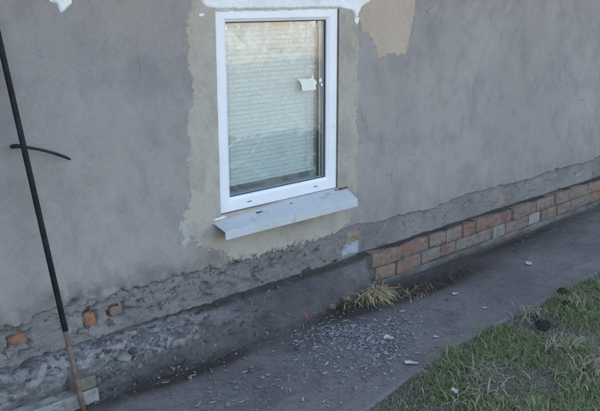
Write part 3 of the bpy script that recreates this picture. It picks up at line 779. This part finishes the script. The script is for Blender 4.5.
# ------------------------------------------------------------------ window
FX0, FX1, FZ0, FZ1 = 2.250, 3.068, 0.646, 1.627            # frame outside
IX0, IX1, IZ0, IZ1 = 2.320, 2.994, 0.717, 1.562            # glazed opening
FY = 0.004
def ring(name, mat, parent, loops):                         # loops: list of (x0, x1, z0, z1, y) joined in order
    bm = bmesh.new(); rows = []
    for x0, x1, z0, z1, y in loops:
        rows.append([bm.verts.new(p) for p in ((x0, y, z0), (x1, y, z0), (x1, y, z1), (x0, y, z1))])
    for a, b in zip(rows, rows[1:]):
        for i in range(4):
            j = (i + 1) % 4
            bm.faces.new((a[i], a[j], b[j], b[i]))
    return bm_done(bm, name, mat, parent)
def ins(d, y): return (FX0 + d, FX1 - d, FZ0 + d, FZ1 - d, y)
def inn(d, y): return (IX0 + d, IX1 - d, IZ0 + d, IZ1 - d, y)
win = ring('window', MAT['pvc'], house, [ins(0, FY + 0.07), ins(0, FY + 0.003), ins(0.003, FY), inn(-0.016, FY), inn(-0.012, FY + 0.003), inn(-0.003, FY + 0.007), inn(0, FY + 0.010), inn(0.0, FY + 0.024), inn(0.006, FY + 0.024), inn(0.006, FY + 0.07)])
win['label'] = 'white plastic window frame with weld lines at the corners'
ring('gasket', MAT['gasket'], win, [inn(-0.001, FY + 0.0175), inn(0.005, FY + 0.0185), inn(0.005, FY + 0.023)])
# corner weld seams
for (ax, az), (bx2, bz2) in (((FX0 + .002, FZ0 + .002), (IX0 - .013, IZ0 - .013)), ((FX1 - .002, FZ0 + .002), (IX1 + .013, IZ0 - .013)), ((FX0 + .002, FZ1 - .002), (IX0 - .013, IZ1 + .013)), ((FX1 - .002, FZ1 - .002), (IX1 + .013, IZ1 + .013))):
    d = Vector((bx2 - ax, 0, bz2 - az)).normalized(); n2 = Vector((-d.z, 0, d.x)) * 0.0009
    p = [Vector((ax, FY - 0.0006, az)) - n2, Vector((bx2, FY - 0.0006, bz2)) - n2, Vector((bx2, FY - 0.0006, bz2)) + n2, Vector((ax, FY - 0.0006, az)) + n2]
    bm = bmesh.new(); lo = [bm.verts.new(v) for v in p]; hi = [bm.verts.new(v + Vector((0, 0.002, 0))) for v in p]
    bm.faces.new(lo)
    for i in range(4): bm.faces.new((lo[i], hi[i], hi[(i + 1) % 4], lo[(i + 1) % 4]))
    bm_done(bm, 'weld_seam', MAT['pvc'], win)
for (u, v) in ((250, 201.5), (316, 186.5)):                 # drain slots
    sx, sz = W(u, v)
    boxes('drain_slot', MAT['gasket'], win, [(sx - 0.014, sx + 0.014, FY - 0.0008, FY + 0.004, sz - 0.0022, sz + 0.0022)])
boxes('glass_pane', MAT['glass'], win, [(IX0 + 0.001, IX1 - 0.001, FY + 0.0232, FY + 0.0272, IZ0 + 0.001, IZ1 - 0.001)])

for a_, b_, mt in ((0.040, 0.033, 'gasket'), (0.0325, 0.0285, 'pvc'), (0.028, 0.012, 'gap_shade')):  # strips painting the shaded gap beside the blind and its light line
    boxes('painted_gap_strip', MAT[mt], win, [(IX1 - a_, IX1 - b_, FY + 0.029, FY + 0.034, IZ0 + 0.004, IZ1 - 0.004)])
# crinkled film on the room side of the pane
fx = np.linspace(IX0 + 0.010, IX1 - 0.042, 240); fz = np.linspace(IZ0 + 0.012, IZ1 - 0.008, 300)
X, Z = np.meshgrid(fx, fz, indexing='ij')
r1 = 1 - np.abs(fbm(X * 5, Z * 3, seed=131, oct=2)) * 5.0
r2 = 1 - np.abs(fbm(X * 3 + Z * 2, Z * 5 - X * 2, seed=133, oct=2)) * 6.0
Yf = FY + 0.041 - 0.0034 * np.clip(r1, 0, 1) ** 3 * smooth(0.0, 0.4, fbm(X * 4, Z * 4, seed=137)) - 0.0034 * np.clip(r2, 0, 1) ** 3 * smooth(0.0, 0.4, fbm(X * 3, Z * 4, seed=138)) - 0.0012 * fbm(X * 5, Z * 5, seed=135)
link('film_and_haze', grid_mesh('film_and_haze', np.stack([X, Yf, Z], -1)), MAT['film'], win)['label'] = 'crinkled film with painted reflection haze behind the pane'

# torn sticker on the outside of the glass
poly = [(297, 78.5), (300, 79.5), (302.5, 79), (308, 79), (311.5, 78), (312, 75), (313, 75), (313.5, 79), (315.5, 80), (317, 83), (315.5, 85), (316, 89.5), (312, 90.5), (309, 90), (305, 91), (302, 90.5), (301.5, 86), (300.5, 82.5)]
bm = bmesh.new()
pts = [W(u, v, -(FY + 0.0225)) for u, v in poly]
fr_ = [bm.verts.new((x, FY + 0.0222, z)) for x, z in pts]; bk = [bm.verts.new((x, FY + 0.0229, z)) for x, z in pts]
bm.faces.new(fr_); bm.faces.new(bk[::-1])
for i in range(len(pts)): bm.faces.new((fr_[i], bk[i], bk[(i + 1) % len(pts)], fr_[(i + 1) % len(pts)]))
bm_done(bm, 'sticker_remnant', MAT['paper'], win)['label'] = 'torn cream sticker scrap on the glass'
for q_, pp in enumerate(([(318.5, 80), (320, 78), (322, 79), (321.5, 82), (319.5, 82.5)], [(320.5, 83.5), (322.5, 83), (323, 86), (321, 86.5)])):
    bm = bmesh.new(); bm.faces.new([bm.verts.new((W(u, v, -0.0265)[0], FY + 0.0222, W(u, v, -0.0265)[1])) for u, v in pp])
    bm_done(bm, 'sticker_remnant', MAT['paper'], win)

# sill of folded sheet metal
SX0, SX1 = 2.199, 3.134
bm = bmesh.new()
n = 24
rows = []
for i in range(n + 1):
    t = i / n; x = SX0 + (SX1 - SX0) * t
    w1 = 0.0006 * math.sin(t * 7)
    xr = 0.022 * max(0, (t - 0.97) / 0.03)                  # right end is snipped at an angle
    row = [(x, 0.0025, 0.626 + 0.019 * min(1, t / 0.45)), (x, -0.004, 0.612 + 0.030 * min(1, t / 0.45)), (x, -0.097 + 0.0 + w1, 0.586 + w1), (x, -0.100 + w1, 0.583 + w1), (x, -0.101 + w1, 0.547 + w1), (x, -0.090 + w1, 0.544 + w1)]
    rows.append([bm.verts.new(p) for p in row])
for a, b in zip(rows, rows[1:]):
    for k_ in range(5): bm.faces.new((a[k_], b[k_], b[k_ + 1], a[k_ + 1]))
bmesh.ops.recalc_face_normals(bm, faces=bm.faces)
me = bpy.data.meshes.new('sill'); bm.to_mesh(me); bm.free()
sill = link('sill', me, MAT['sill'], win)
sm = sill.modifiers.new('thick', 'SOLIDIFY'); sm.thickness = 0.0012; sm.offset = 0
sill['label'] = 'pale blue-grey sheet metal sill sloping out below the frame'
# crumbs of dirt on the sill
for i, (u, v, s) in enumerate(((258, 210, 0.010), (261, 210.5, 0.007), (291, 204, 0.006), (341, 190, 0.016), (346, 190.5, 0.012), (336, 191, 0.008))):
    x_, z_ = W(u, v, 0.03)
    bm = bmesh.new(); bmesh.ops.create_icosphere(bm, subdivisions=1, radius=1)
    r = random.Random(i)
    for vv in bm.verts: vv.co = Vector((vv.co.x * s * 1.7, vv.co.y * s, vv.co.z * s * 0.5)) * r.uniform(0.7, 1.2)
    c = bm_done(bm, 'dirt_crumb', MAT['dirt'], win)
    yy = -0.012 if u > 330 else -0.028
    c.location = (W(u, v, -yy)[0], yy, (0.6125 + 0.030 * min(1, (W(u, v, -yy)[0] - SX0) / (SX1 - SX0) / 0.45)) * (0.096 + yy) / 0.092 + 0.5865 * (-0.004 - yy) / 0.092 + 0.001)

# dark plate painting the shade of the room behind
boxes('room_shade_plate', MAT['dark'], house, [(OX0, OX1, 0.30, 0.33, OZ0, OZ1)])

# ------------------------------------------------------------------ venetian blind in the room
blind = empty('window_blind', (2.65, 0.075, 0.75), 'pale venetian blind with closed slats hanging behind the window glass', 'blind')
bx0, bx1 = IX0 + 0.012 - 2.65, IX1 - 0.034 - 2.65
zt = IZ1 - 0.02 - 0.75
boxes('headrail', MAT['blind'], blind, [(bx0, bx1, -0.012, 0.014, zt, zt + 0.026)])
sl = bmesh.new()
prof_s = [(-0.0035, 0.0135), (0.0008, 0.007), (0.0022, 0.0), (0.0012, -0.007), (-0.0030, -0.0135)]
ra = [sl.verts.new((bx0, y, z)) for y, z in prof_s]; rb = [sl.verts.new((bx1, y, z)) for y, z in prof_s]
for i in range(4): sl.faces.new((ra[i], rb[i], rb[i + 1], ra[i + 1]))
slat_me = bpy.data.meshes.new('slat'); sl.to_mesh(slat_me); sl.free(); slat_me.materials.append(MAT['blind'])
for p in slat_me.polygons: p.use_smooth = True
zz = zt - 0.014; i = 0
while zz > 0.035:
    s_ = link('slat', slat_me, None, blind)
    s_.location = (0, 0, zz); s_.rotation_euler = (math.radians(-14 + random.uniform(-4, 4)), random.uniform(-.003, .003), 0)
    zz -= 0.0225
boxes('bottom_rail', MAT['blind'], blind, [(bx0, bx1, -0.010, 0.010, 0.008, 0.022)])
for xx in (bx0 + 0.035, bx1 - 0.07):
    tube('ladder_cord', [(xx, -0.012, zt), (xx + 0.001, -0.0125, zt * 0.5), (xx, -0.012, 0.01)], 0.0014, MAT['cord'], blind, 5)

# ================================================================== pole and cable
pole = empty('leaning_pole', (1.355, -0.20, 0.0), 'tall black pole with a bare brown lower end leaning on the wall', 'pole')
def pole_pt(z): return Vector((-0.0924 * z, 0.1000 * z, z))
tube('lower_rod', [pole_pt(z) for z in (-0.012, 0.1, 0.2, 0.3, 0.385)], [0.0118, 0.0112, 0.0114, 0.0110, 0.0108], MAT['rust'], pole, 12, 0.05)
tube('upper_pipe', [pole_pt(z) for z in (0.365, 0.37, 0.7, 1.1, 1.5, 1.86)], [0.0112, 0.0119, 0.0117, 0.0114, 0.0112, 0.0110], MAT['black'], pole, 14, 0.02)

cp = [(12, 147.5, 0.0), (17, 146, 0.035), (26, 147.2, 0.05), (38, 149.2, 0.05), (48, 151.5, 0.045), (58, 154.5, 0.04), (65, 157, 0.035), (70, 159.3, 0.03)]
pts = []
for u, v, off in cp:
    x_, z_ = W(u, v, off); pts.append((x_, -off + 0.0, z_))
pts[0] = (pts[0][0], 0.02, pts[0][2])
rads = [0.0085, 0.0085, 0.006, 0.006, 0.006, 0.0065, 0.0065, 0.005]
cb = tube('cable_stub', pts, rads, MAT['rubber'], None, 8)
tag(cb, 'short bent black cable sticking out of the wall behind the pole', 'cable')

# ================================================================== rubble, stones, block
def stone(name, u, v, size, mat, label, z0, off=None, flat=0.7, cat='stone', seed=0, elong=1.0):
    r = random.Random(seed)
    bm = bmesh.new(); bmesh.ops.create_icosphere(bm, subdivisions=2, radius=1)
    co = np.array([vv.co[:] for vv in bm.verts])
    dsp = 1 + 0.38 * fbm(co[:, 0] * 1.3 + seed, co[:, 1] * 1.3, co[:, 2] * 1.3, seed=seed, oct=3)
    for vv, d in zip(bm.verts, dsp): vv.co = Vector((vv.co.x * elong, vv.co.y, vv.co.z * flat)) * d * size
    o = bm_done(bm, name, mat)
    if off is None: x_, y_ = G(u, v, z0); o.location = (x_, y_, z0 + size * flat * 0.45)
    else: x_, z_ = W(u, v, off); o.location = (x_, -off, z_)
    o.rotation_euler = (r.uniform(-.3, .3), r.uniform(-.3, .3), r.uniform(0, 6))
    return tag(o, label, cat)
ST = [(195, 337, .020, 'stone', 'rounded pale stone set on the mortar footing, largest of those left of the straw', .085),
      (184, 330, .014, 'stone_dark', 'small dark stone on the footing just above the rounded pale stone', .06),
      (161, 343, .017, 'stone', 'grey lump at the top of the dark notch in the mortar footing', .085),
      (134, 351, .022, 'stone_dark', 'reddish grey lump on the mortar footing right of the big rounded lump', .085),
      (124, 357, .030, 'stone', 'big rounded grey lump on the mortar footing', .095),
      (214, 345, .013, 'stone', 'small stone low on the footing beside the rounded pale stone', .11),
      (206, 341, .010, 'stone_dark', 'tiny dark stone between the pale stones on the footing', .10),
      (186, 316, .012, 'stone', 'light flat chip on the footing ledge beneath the smooth render', .03),
      (82, 331, .015, 'stone', 'white chip stuck in the render below the bright orange brick', .012)]
for i, (u, v, s, m_, lab, off) in enumerate(ST):
    stone('stone', u, v, s, MAT[m_], lab, 0, off, 0.75, 'stone', 500 + i, 1.25)
for i, (u, v, s, m_, lab) in enumerate(((299, 349, .016, 'stone_dark', 'dark stone lying alone on the path left of the flakes'), (251, 371, .013, 'stone_dark', 'small dark stone on the bare lower left path'),
        (190, 378, .010, 'stone', 'little pale stone in the dark soil at the foot of the wall'), (448, 300, .010, 'stone_dark', 'small dark stone on the path below the dry leaf'), (236, 354, .007, 'stone', 'tiny pale pebble on the path near the footing'),
        (236, 388, .007, 'stone', 'tiny pale pebble on the lower left path'))):
    stone('stone', u, v, s, MAT[m_], lab, 0.004, None, 0.7, 'stone', 540 + i, 1.2)
for i, (u, v, s, m_, lab) in enumerate(((344, 299, .030, 'brick_pink', 'pinkish broken brick lump at the left end of the straw tuft'), (331, 306, .020, 'brick_tan', 'small tan brick lump set in the mortar left of the pinkish lump'))):
    stone('brick_fragment', u, v, s, MAT[m_], lab, 0, 0.112 + 0.03 * i, 0.8, 'brick', 580 + i, 1.4)
# clods in the turf; the wide one paints the shade of the hollow
for i, (u, v, s, lab) in enumerate(((563, 293, .030, 'round dark clod of soil at the edge of the turf'), (566, 305, .024, 'dark flat clod just below the round clod in the turf'), (541, 325, .055, 'wide flat dark mound painting the shade of the scraped hollow in the turf'))):
    stone('soil_clod', u, v, s, MAT['clod'], lab, -0.045 if s > 0.04 else 0.0, None, 0.3 if s > 0.04 else 0.8, 'clod', 560 + i, 1.5 if s > 0.04 else 1.0)

# concrete kerb piece and half brick against the footing beside the pole
x1, _ = W(95, 396, 0.13)
def rough_block(name, x0, x1, y0, y1, z0, z1, mat, seed, j=0.004, cuts=4):
    bm = bmesh.new(); bm_box(bm, x0, x1, y0, y1, z0, z1)
    bmesh.ops.bevel(bm, geom=list(bm.edges), offset=0.006, segments=1, affect='EDGES')
    bmesh.ops.subdivide_edges(bm, edges=list(bm.edges), cuts=cuts, use_grid_fill=True)
    co = np.array([v.co[:] for v in bm.verts])
    for a in range(3):
        d = j * fbm(co[:, 0] * 22, co[:, 1] * 22, co[:, 2] * 22, seed=seed + a * 7, oct=3)
        for v, dd in zip(bm.verts, d): v.co[a] += dd
    return bm_done(bm, name, mat, None, 0, 1, False)
kb = rough_block('concrete_kerb', 0.55, x1, -0.170, -0.090, -0.03, 0.070, MAT['kerb'], 3)
tag(kb, 'long pale broken concrete kerb piece lying along the foot of the wall', 'kerb')
hb = rough_block('half_brick', x1 - 0.10, x1 - 0.005, -0.164, -0.080, 0.0725, 0.128, MAT['brick_grey'], 9, 0.003)
tag(hb, 'pale half brick resting on the concrete kerb piece behind the pole', 'brick')

# ================================================================== leaves, straw, flakes, grass
def blades(name, bases, lens, dirs, bends, widths, cols, mat, lift=None):
    n = len(bases)
    up_ = np.tile(np.array([0, 0, 1.0]), (n, 1))
    side = np.stack([-dirs[:, 1], dirs[:, 0], np.zeros(n)], -1)
    sw = RNG.normal(0, 0.5, n)[:, None]
    side = side * np.cos(sw) + dirs * np.sin(sw)
    L = lens[:, None]; W_ = widths[:, None] * 0.5
    ang = bends[:, None]
    p0 = bases
    a1 = ang * 0.5; a2 = ang * 1.1; a3 = np.minimum(ang * 1.8, 2.4)
    p1 = p0 + (up_ * np.cos(a1) + dirs * np.sin(a1)) * L * 0.35
    p2 = p1 + (up_ * np.cos(a2) + dirs * np.sin(a2)) * L * 0.35
    p3 = p2 + (up_ * np.cos(a3) + dirs * np.sin(a3)) * L * 0.30
    if lift is not None:
        for p in (p1, p2, p3): p[:, 2] = np.maximum(p[:, 2], lift)
    V = np.stack([p0 - side * W_, p0 + side * W_, p1 - side * W_ * 0.95, p1 + side * W_ * 0.95, p2 - side * W_ * 0.7, p2 + side * W_ * 0.7, p3], 1).reshape(-1, 3)
    b = (np.arange(n) * 7)[:, None]
    tri = np.concatenate([b + np.array([[0, 1, 3]]), b + np.array([[0, 3, 2]]), b + np.array([[2, 3, 5]]), b + np.array([[2, 5, 4]]), b + np.array([[4, 5, 6]])], 0)
    Cc = np.repeat(np.concatenate([cols, np.ones((n, 1))], 1), 7, axis=0)
    me = mesh_np(name, V, tri, True, {'Col': ('FLOAT_COLOR', Cc)})
    return link(name, me, mat)

def turf(name, n, x0, x1, y0, y1, lmul, wmul, seed, label):
    global RNG
    RNG = np.random.default_rng(seed)
    x = RNG.uniform(x0, x1, n); y = RNG.uniform(y0, y1, n)
    edge_d = path_edge(x) - y                               # distance into the turf
    # green lush clumps near the path, thin dry turf elsewhere
    lush = smooth(-0.15, 0.25, fbm(x * 3.1, y * 3.1, seed=141, oct=3) + 0.55 * np.exp(-(((x - 2.95) / 0.55) ** 2 + ((edge_d - 0.14) / 0.16) ** 2)) + 0.35 * np.exp(-(((x - 4.35) / 0.3) ** 2 + ((edge_d - 0.1) / 0.12) ** 2)) - 0.10)
    hx, hy = G(541, 323)
    bare = np.exp(-(((x - hx) / 0.14) ** 2 + ((y - hy) / 0.09) ** 2))
    dens = (0.62 + 0.38 * lush) * smooth(-0.02, 0.05, edge_d + 0.055 * fbm(x * 7, y * 7, seed=145, oct=4) + 0.01) * (1 - bare)
    ok = RNG.uniform(0, 1, n) < dens
    x, y, lush, edge_d = x[ok], y[ok], lush[ok], edge_d[ok]; n = len(x)
    z = ground_z(x, y) - 0.003
    dry = RNG.uniform(0, 1, n) < (0.20 + 0.46 * (1 - lush))
    L = np.where(dry, RNG.uniform(0.02, 0.085, n), RNG.uniform(0.016, 0.055, n)) * (0.65 + 0.45 * lush) * lmul
    th = RNG.uniform(0, 2 * np.pi, n); dirs = np.stack([np.cos(th), np.sin(th), np.zeros(n)], -1)
    bend = np.where(dry, RNG.uniform(0.9, 1.7, n), RNG.uniform(0.25, 1.35, n))
    wd = np.where(dry, RNG.uniform(0.0014, 0.0026, n), RNG.uniform(0.0018, 0.0046, n)) * wmul
    broad = (~dry) & (RNG.uniform(0, 1, n) < 0.16 * lush); wd = np.where(broad, wd * 2.4, wd); L = np.where(broad, L * 0.75, L)
    t = RNG.uniform(0, 1, (n, 1)); hue = np.clip(0.5 + 0.5 * fbm(x * 6, y * 6, seed=147), 0, 1)[:, None]
    green = (1 - t) * np.array([[0.095, 0.14, 0.042]]) + t * np.array([[0.25, 0.30, 0.12]])
    green = green * (1 - 0.35 * hue) + 0.35 * hue * np.array([[0.20, 0.20, 0.10]])
    strawc = (1 - t) * np.array([[0.17, 0.14, 0.09]]) + t * np.array([[0.42, 0.36, 0.25]])
    cols = np.where(dry[:, None], strawc, green)
    o = blades(name, np.stack([x, y, z], -1), L, dirs, bend, wd, cols, MAT['blade'], z + 0.004)
    return tag(o, label, 'grass', kind='stuff')
turf('grass', 90000, 1.7, 5.0, -2.1, -0.78, 1.0, 1.0, 21, 'short green and dry grass along the outer edge of the path')
turf('grass', 30000, -6.0, 13.0, -4.4, -0.78, 1.5, 2.6, 22, 'rough lawn spreading away from the path')

def straw(name, u, v, n, rx, ry, L0, L1, label, seed, col0, col1, h=0.03, z0=0.004, cat='straw', bend=(0.9, 1.6)):
    global RNG
    RNG = np.random.default_rng(seed)
    cx, cy = G(u, v, z0)
    a = RNG.normal(0, 1, (n, 2))
    x = cx + a[:, 0] * rx; y = cy + a[:, 1] * ry
    r2 = (a ** 2).sum(1)
    z = z0 + h * np.exp(-r2 * 0.7) * RNG.uniform(0, 1, n) + (ground_z(x, y) + 0.012) * (y < path_edge(x))
    th = RNG.uniform(0, 2 * np.pi, n)
    dirs = np.stack([np.cos(th), np.sin(th), np.zeros(n)], -1)
    t = RNG.uniform(0, 1, (n, 1))
    cols = (1 - t) * np.array([col0]) + t * np.array([col1])
    o = blades(name, np.stack([x, y, z], -1), RNG.uniform(L0, L1, n), dirs, RNG.uniform(bend[0], bend[1], n), RNG.uniform(0.0025, 0.0068, n), cols, MAT['blade'], np.full(n, z0 + 0.002))
    return tag(o, label, cat)
SC0, SC1 = (0.30, 0.235, 0.13), (0.66, 0.54, 0.32)
straw('straw_clump', 374, 298, 420, 0.075, 0.026, 0.06, 0.17, 'tuft of pale dry straw heaped against the brick footing', 61, SC0, SC1, 0.045, bend=(1.3, 2.1))
straw('straw_clump', 413, 293, 46, 0.10, 0.04, 0.06, 0.15, 'loose pale straw strewn on dark soil right of the straw tuft', 62, (0.22, 0.17, 0.10), (0.5, 0.41, 0.26), 0.006, bend=(1.7, 2.3))['kind'] = 'stuff'
straw('twig_litter', 345, 309, 150, 0.13, 0.03, 0.03, 0.09, 'brown litter of twigs and dead stems left of the straw tuft', 63, (0.05, 0.035, 0.022), (0.14, 0.10, 0.06), 0.018, cat='litter')
straw('twig_litter', 440, 284, 160, 0.22, 0.045, 0.03, 0.10, 'dark brown plant litter at the foot of the bare bricks', 64, (0.045, 0.033, 0.022), (0.13, 0.10, 0.065), 0.015, cat='litter')
for i, (u, v, n, rx, ry, lab) in enumerate(((528, 315, 80, 0.07, 0.04, 'pale dry grass tuft on the turf edge left of the dark hollow'), (560, 350, 70, 0.06, 0.05, 'dry grass tuft spreading on the turf below the dark hollow'),
        (590, 372, 90, 0.08, 0.06, 'large dry grass tuft at the right edge of the lawn'), (478, 380, 70, 0.06, 0.04, 'dry grass tuft in the middle of the green grass'), (580, 305, 60, 0.06, 0.04, 'dry grass strands right of the round clod'), (478, 402, 60, 0.08, 0.05, 'dry grass tuft lowest in the lawn'))):
    straw('dry_grass_tuft', u, v, n, rx, ry, 0.05, 0.14, lab, 70 + i, (0.19, 0.16, 0.105), (0.42, 0.36, 0.25), 0.015, 0.004, 'grass', (0.9, 1.6))

# lime and paint flakes scattered on the path
def flakes(name, spots, label, lo=0.006, hi=0.026, seed=5):
    r = random.Random(seed)
    V = []; Fs = []; Cs = []
    for (x, y, s) in spots:
        k = r.randint(5, 7); th0 = r.uniform(0, 6.28); el = r.uniform(1.0, 4.0); rot = r.gauss(0.25, 0.55)
        tilt = Matrix.Rotation(r.gauss(0, 0.07), 3, 'X') @ Matrix.Rotation(r.gauss(0, 0.07), 3, 'Y')
        b = len(V); t = r.uniform(0.0008, 0.002); sh = r.uniform(0.0, 1.0)
        c = tuple((1 - sh) * a + sh * d for a, d in zip((0.11, 0.105, 0.10), (0.30, 0.295, 0.285)))
        z0 = 0.0058 + r.uniform(0, 0.002)
        ring_ = []
        for i in range(k):
            a = th0 + i * 6.2832 / k; rr = s * r.uniform(0.55, 1.15)
            px, py = rr * math.cos(a) * el ** 0.5, rr * math.sin(a) / el ** 0.5
            curl = 0.15 * (px * px) / s
            v = tilt @ Vector((px * math.cos(rot) - py * math.sin(rot), px * math.sin(rot) + py * math.cos(rot), curl))
            ring_.append(v + Vector((x, y, z0)))
        V += ring_; V += [v - Vector((0, 0, t)) for v in ring_]
        Fs.append(tuple(range(b, b + k))); Fs.append(tuple(range(b + 2 * k - 1, b + k - 1, -1)))
        for i in range(k): Fs.append((b + i, b + k + i, b + k + (i + 1) % k, b + (i + 1) % k))
        Cs += [(*c, 1)] * (2 * k)
    me = bpy.data.meshes.new(name); me.from_pydata(V, [], Fs)
    a = me.attributes.new('Col', 'FLOAT_COLOR', 'POINT'); a.data.foreach_set('color', np.array(Cs, np.float32).ravel())
    return tag(link(name, me, MAT['flake']), label, 'flakes', kind='stuff')
r = random.Random(3)
spots = []
zones = [(352, 331, 24, 6, 620), (385, 343, 17, 11, 380), (345, 347, 27, 11, 420), (375, 375, 14, 12, 70), (270, 388, 28, 14, 60), (330, 385, 25, 12, 50), (300, 365, 35, 20, 60), (225, 395, 40, 12, 45), (400, 320, 30, 10, 40), (430, 330, 25, 20, 35), (190, 375, 30, 6, 25)]
for (u, v, su, sv, n) in zones:
    for i in range(n):
        x_, y_ = G(r.gauss(u, su), min(440, r.gauss(v, sv)))
        if y_ < path_edge(np.array([x_]))[0] + 0.03 or y_ > -0.16: continue
        spots.append((x_, y_, abs(r.gauss(0, 0.0048)) + 0.0022))
for i in range(260):
    x_ = r.uniform(1.2, 6.0); y_ = r.uniform(-0.85, -0.13)
    if y_ > path_edge(np.array([x_]))[0] + 0.03: spots.append((x_, y_, r.uniform(0.002, 0.006)))
flakes('plaster_flakes', spots, 'pale lime flakes scattered over the damp grey path')
items = []; r = random.Random(44)
for i in range(1500):
    x_ = r.uniform(1.0, 6.4); y_ = -0.10 - abs(r.gauss(0, 0.16)) if r.random() < 0.6 else r.uniform(-0.9, -0.12)
    if y_ > path_edge(np.array([x_]))[0] + 0.01:
        sz = 0.0012 + abs(r.gauss(0, 0.0022)); items.append((x_, y_, 0.003 + sz * 0.4, sz, grey(r)))
chunk_cloud('mortar_crumbs', items, None, 'small mortar crumbs strewn on the path by the footing', 'crumbs')
def leaf(name, u, v, s, lab, seed, elong=1.6, z0=0.006, cat='leaf', mat='leaf'):
    r = random.Random(seed)
    bm = bmesh.new(); k = 9; x_, y_ = G(u, v, z0)
    top = []; 
    c0 = bm.verts.new((0, 0, 0.004)); c1 = bm.verts.new((0, 0, 0.0025))
    lo_ = []
    for i in range(k):
        a = i * 6.2832 / k; rr = s * r.uniform(0.6, 1.15)
        p = Vector((rr * math.cos(a) * elong, rr * math.sin(a), 0.002 + 0.35 * s * r.random()))
        top.append(bm.verts.new(p)); lo_.append(bm.verts.new(p - Vector((0, 0, 0.0012))))
    for i in range(k):
        j = (i + 1) % k
        bm.faces.new((c0, top[i], top[j])); bm.faces.new((c1, lo_[j], lo_[i])); bm.faces.new((top[i], lo_[i], lo_[j], top[j]))
    o = bm_done(bm, name, MAT[mat]); o.location = (x_, y_, z0); o.rotation_euler = (0, 0, r.uniform(0, 3))
    return tag(o, lab, cat)
leaf('dry_leaf', 455, 294, .016, 'pale curled leaf on the path near the brick litter', 1)
leaf('dry_leaf', 529, 264, .024, 'whitish crumpled leaf alone on the far path', 2, 1.2)
leaf('plaster_shard', 388, 338, .024, 'upright whitish shard among the lime flakes', 3, 1.3, 0.012, 'shard')
leaf('plaster_shard', 411, 363, .017, 'pale blue shard on the path close to the turf edge', 4, 2.2, 0.010, 'shard')
leaf('plaster_shard', 455, 391, .015, 'pale bluish scrap lying in the grass', 5, 1.4, 0.03, 'shard')
leaf('plaster_shard', 485, 308, .012, 'small whitish scrap on the bare path near the turf', 6, 1.2, 0.008, 'shard')
leaf('plaster_shard', 436, 337, .012, 'little pale scrap right of the flakes on the path', 7, 1.5, 0.008, 'shard')

# ================================================================== neighbour across the yard (mirrored in the pane)
nb = empty('neighbour_house', (14.5, -15.0, 0), 'cream one-storey house across the yard mirrored in the window glass', 'house')
MAT['cream'] = simple('cream_render', (0.24, 0.24, 0.235), 0.9, 0.2, 0.06, 2, 0.3, 30)
MAT['ochre'] = simple('ochre_trim', (0.20, 0.145, 0.10), 0.8, 0.2, 0.08, 4)
MAT['nglass'] = simple('dark_far_glass', (0.05, 0.06, 0.07), 0.1, 0.5)
MAT['tile'] = simple('red_brown_roof', (0.17, 0.16, 0.155), 0.85, 0.2, 0.15, 5)
boxes('wall', MAT['cream'], nb, [(-5, 5, -4, 0, -0.1, 3.0)])
bm = bmesh.new()
pr_ = [(0.5, 2.95), (-2.0, 4.9), (-4.5, 2.95)]
f0 = [bm.verts.new((-5.4, y, z)) for y, z in pr_]; f1 = [bm.verts.new((5.4, y, z)) for y, z in pr_]
bm.faces.new(f0); bm.faces.new(f1[::-1])
for i in range(3): bm.faces.new((f0[i], f1[i], f1[(i + 1) % 3], f0[(i + 1) % 3]))
bm_done(bm, 'roof', MAT['tile'], nb)
boxes('plinth', MAT['board'], nb, [(-5.04, 5.04, -0.5, 0.05, -0.1, 0.45)])
for xx in (-3.4, -1.2, 3.2):
    w_ = boxes('window', MAT['pvc'], nb, [(xx - 0.6, xx + 0.6, -0.02, 0.04, 0.95, 2.35)])
    boxes('pane', MAT['nglass'], w_, [(xx - 0.52, xx - 0.03, 0.03, 0.045, 1.03, 2.27), (xx + 0.03, xx + 0.52, 0.03, 0.045, 1.03, 2.27)])
boxes('door', MAT['ochre'], nb, [(0.8, 1.7, -0.02, 0.05, 0.3, 2.4)])
for xx in (-4.9, 4.9, 0.2, 2.2):
    boxes('pilaster', MAT['ochre'], nb, [(xx - 0.14, xx + 0.14, -0.02, 0.08, 0.46, 2.94)])
nb.rotation_euler = (0, 0, math.radians(18))
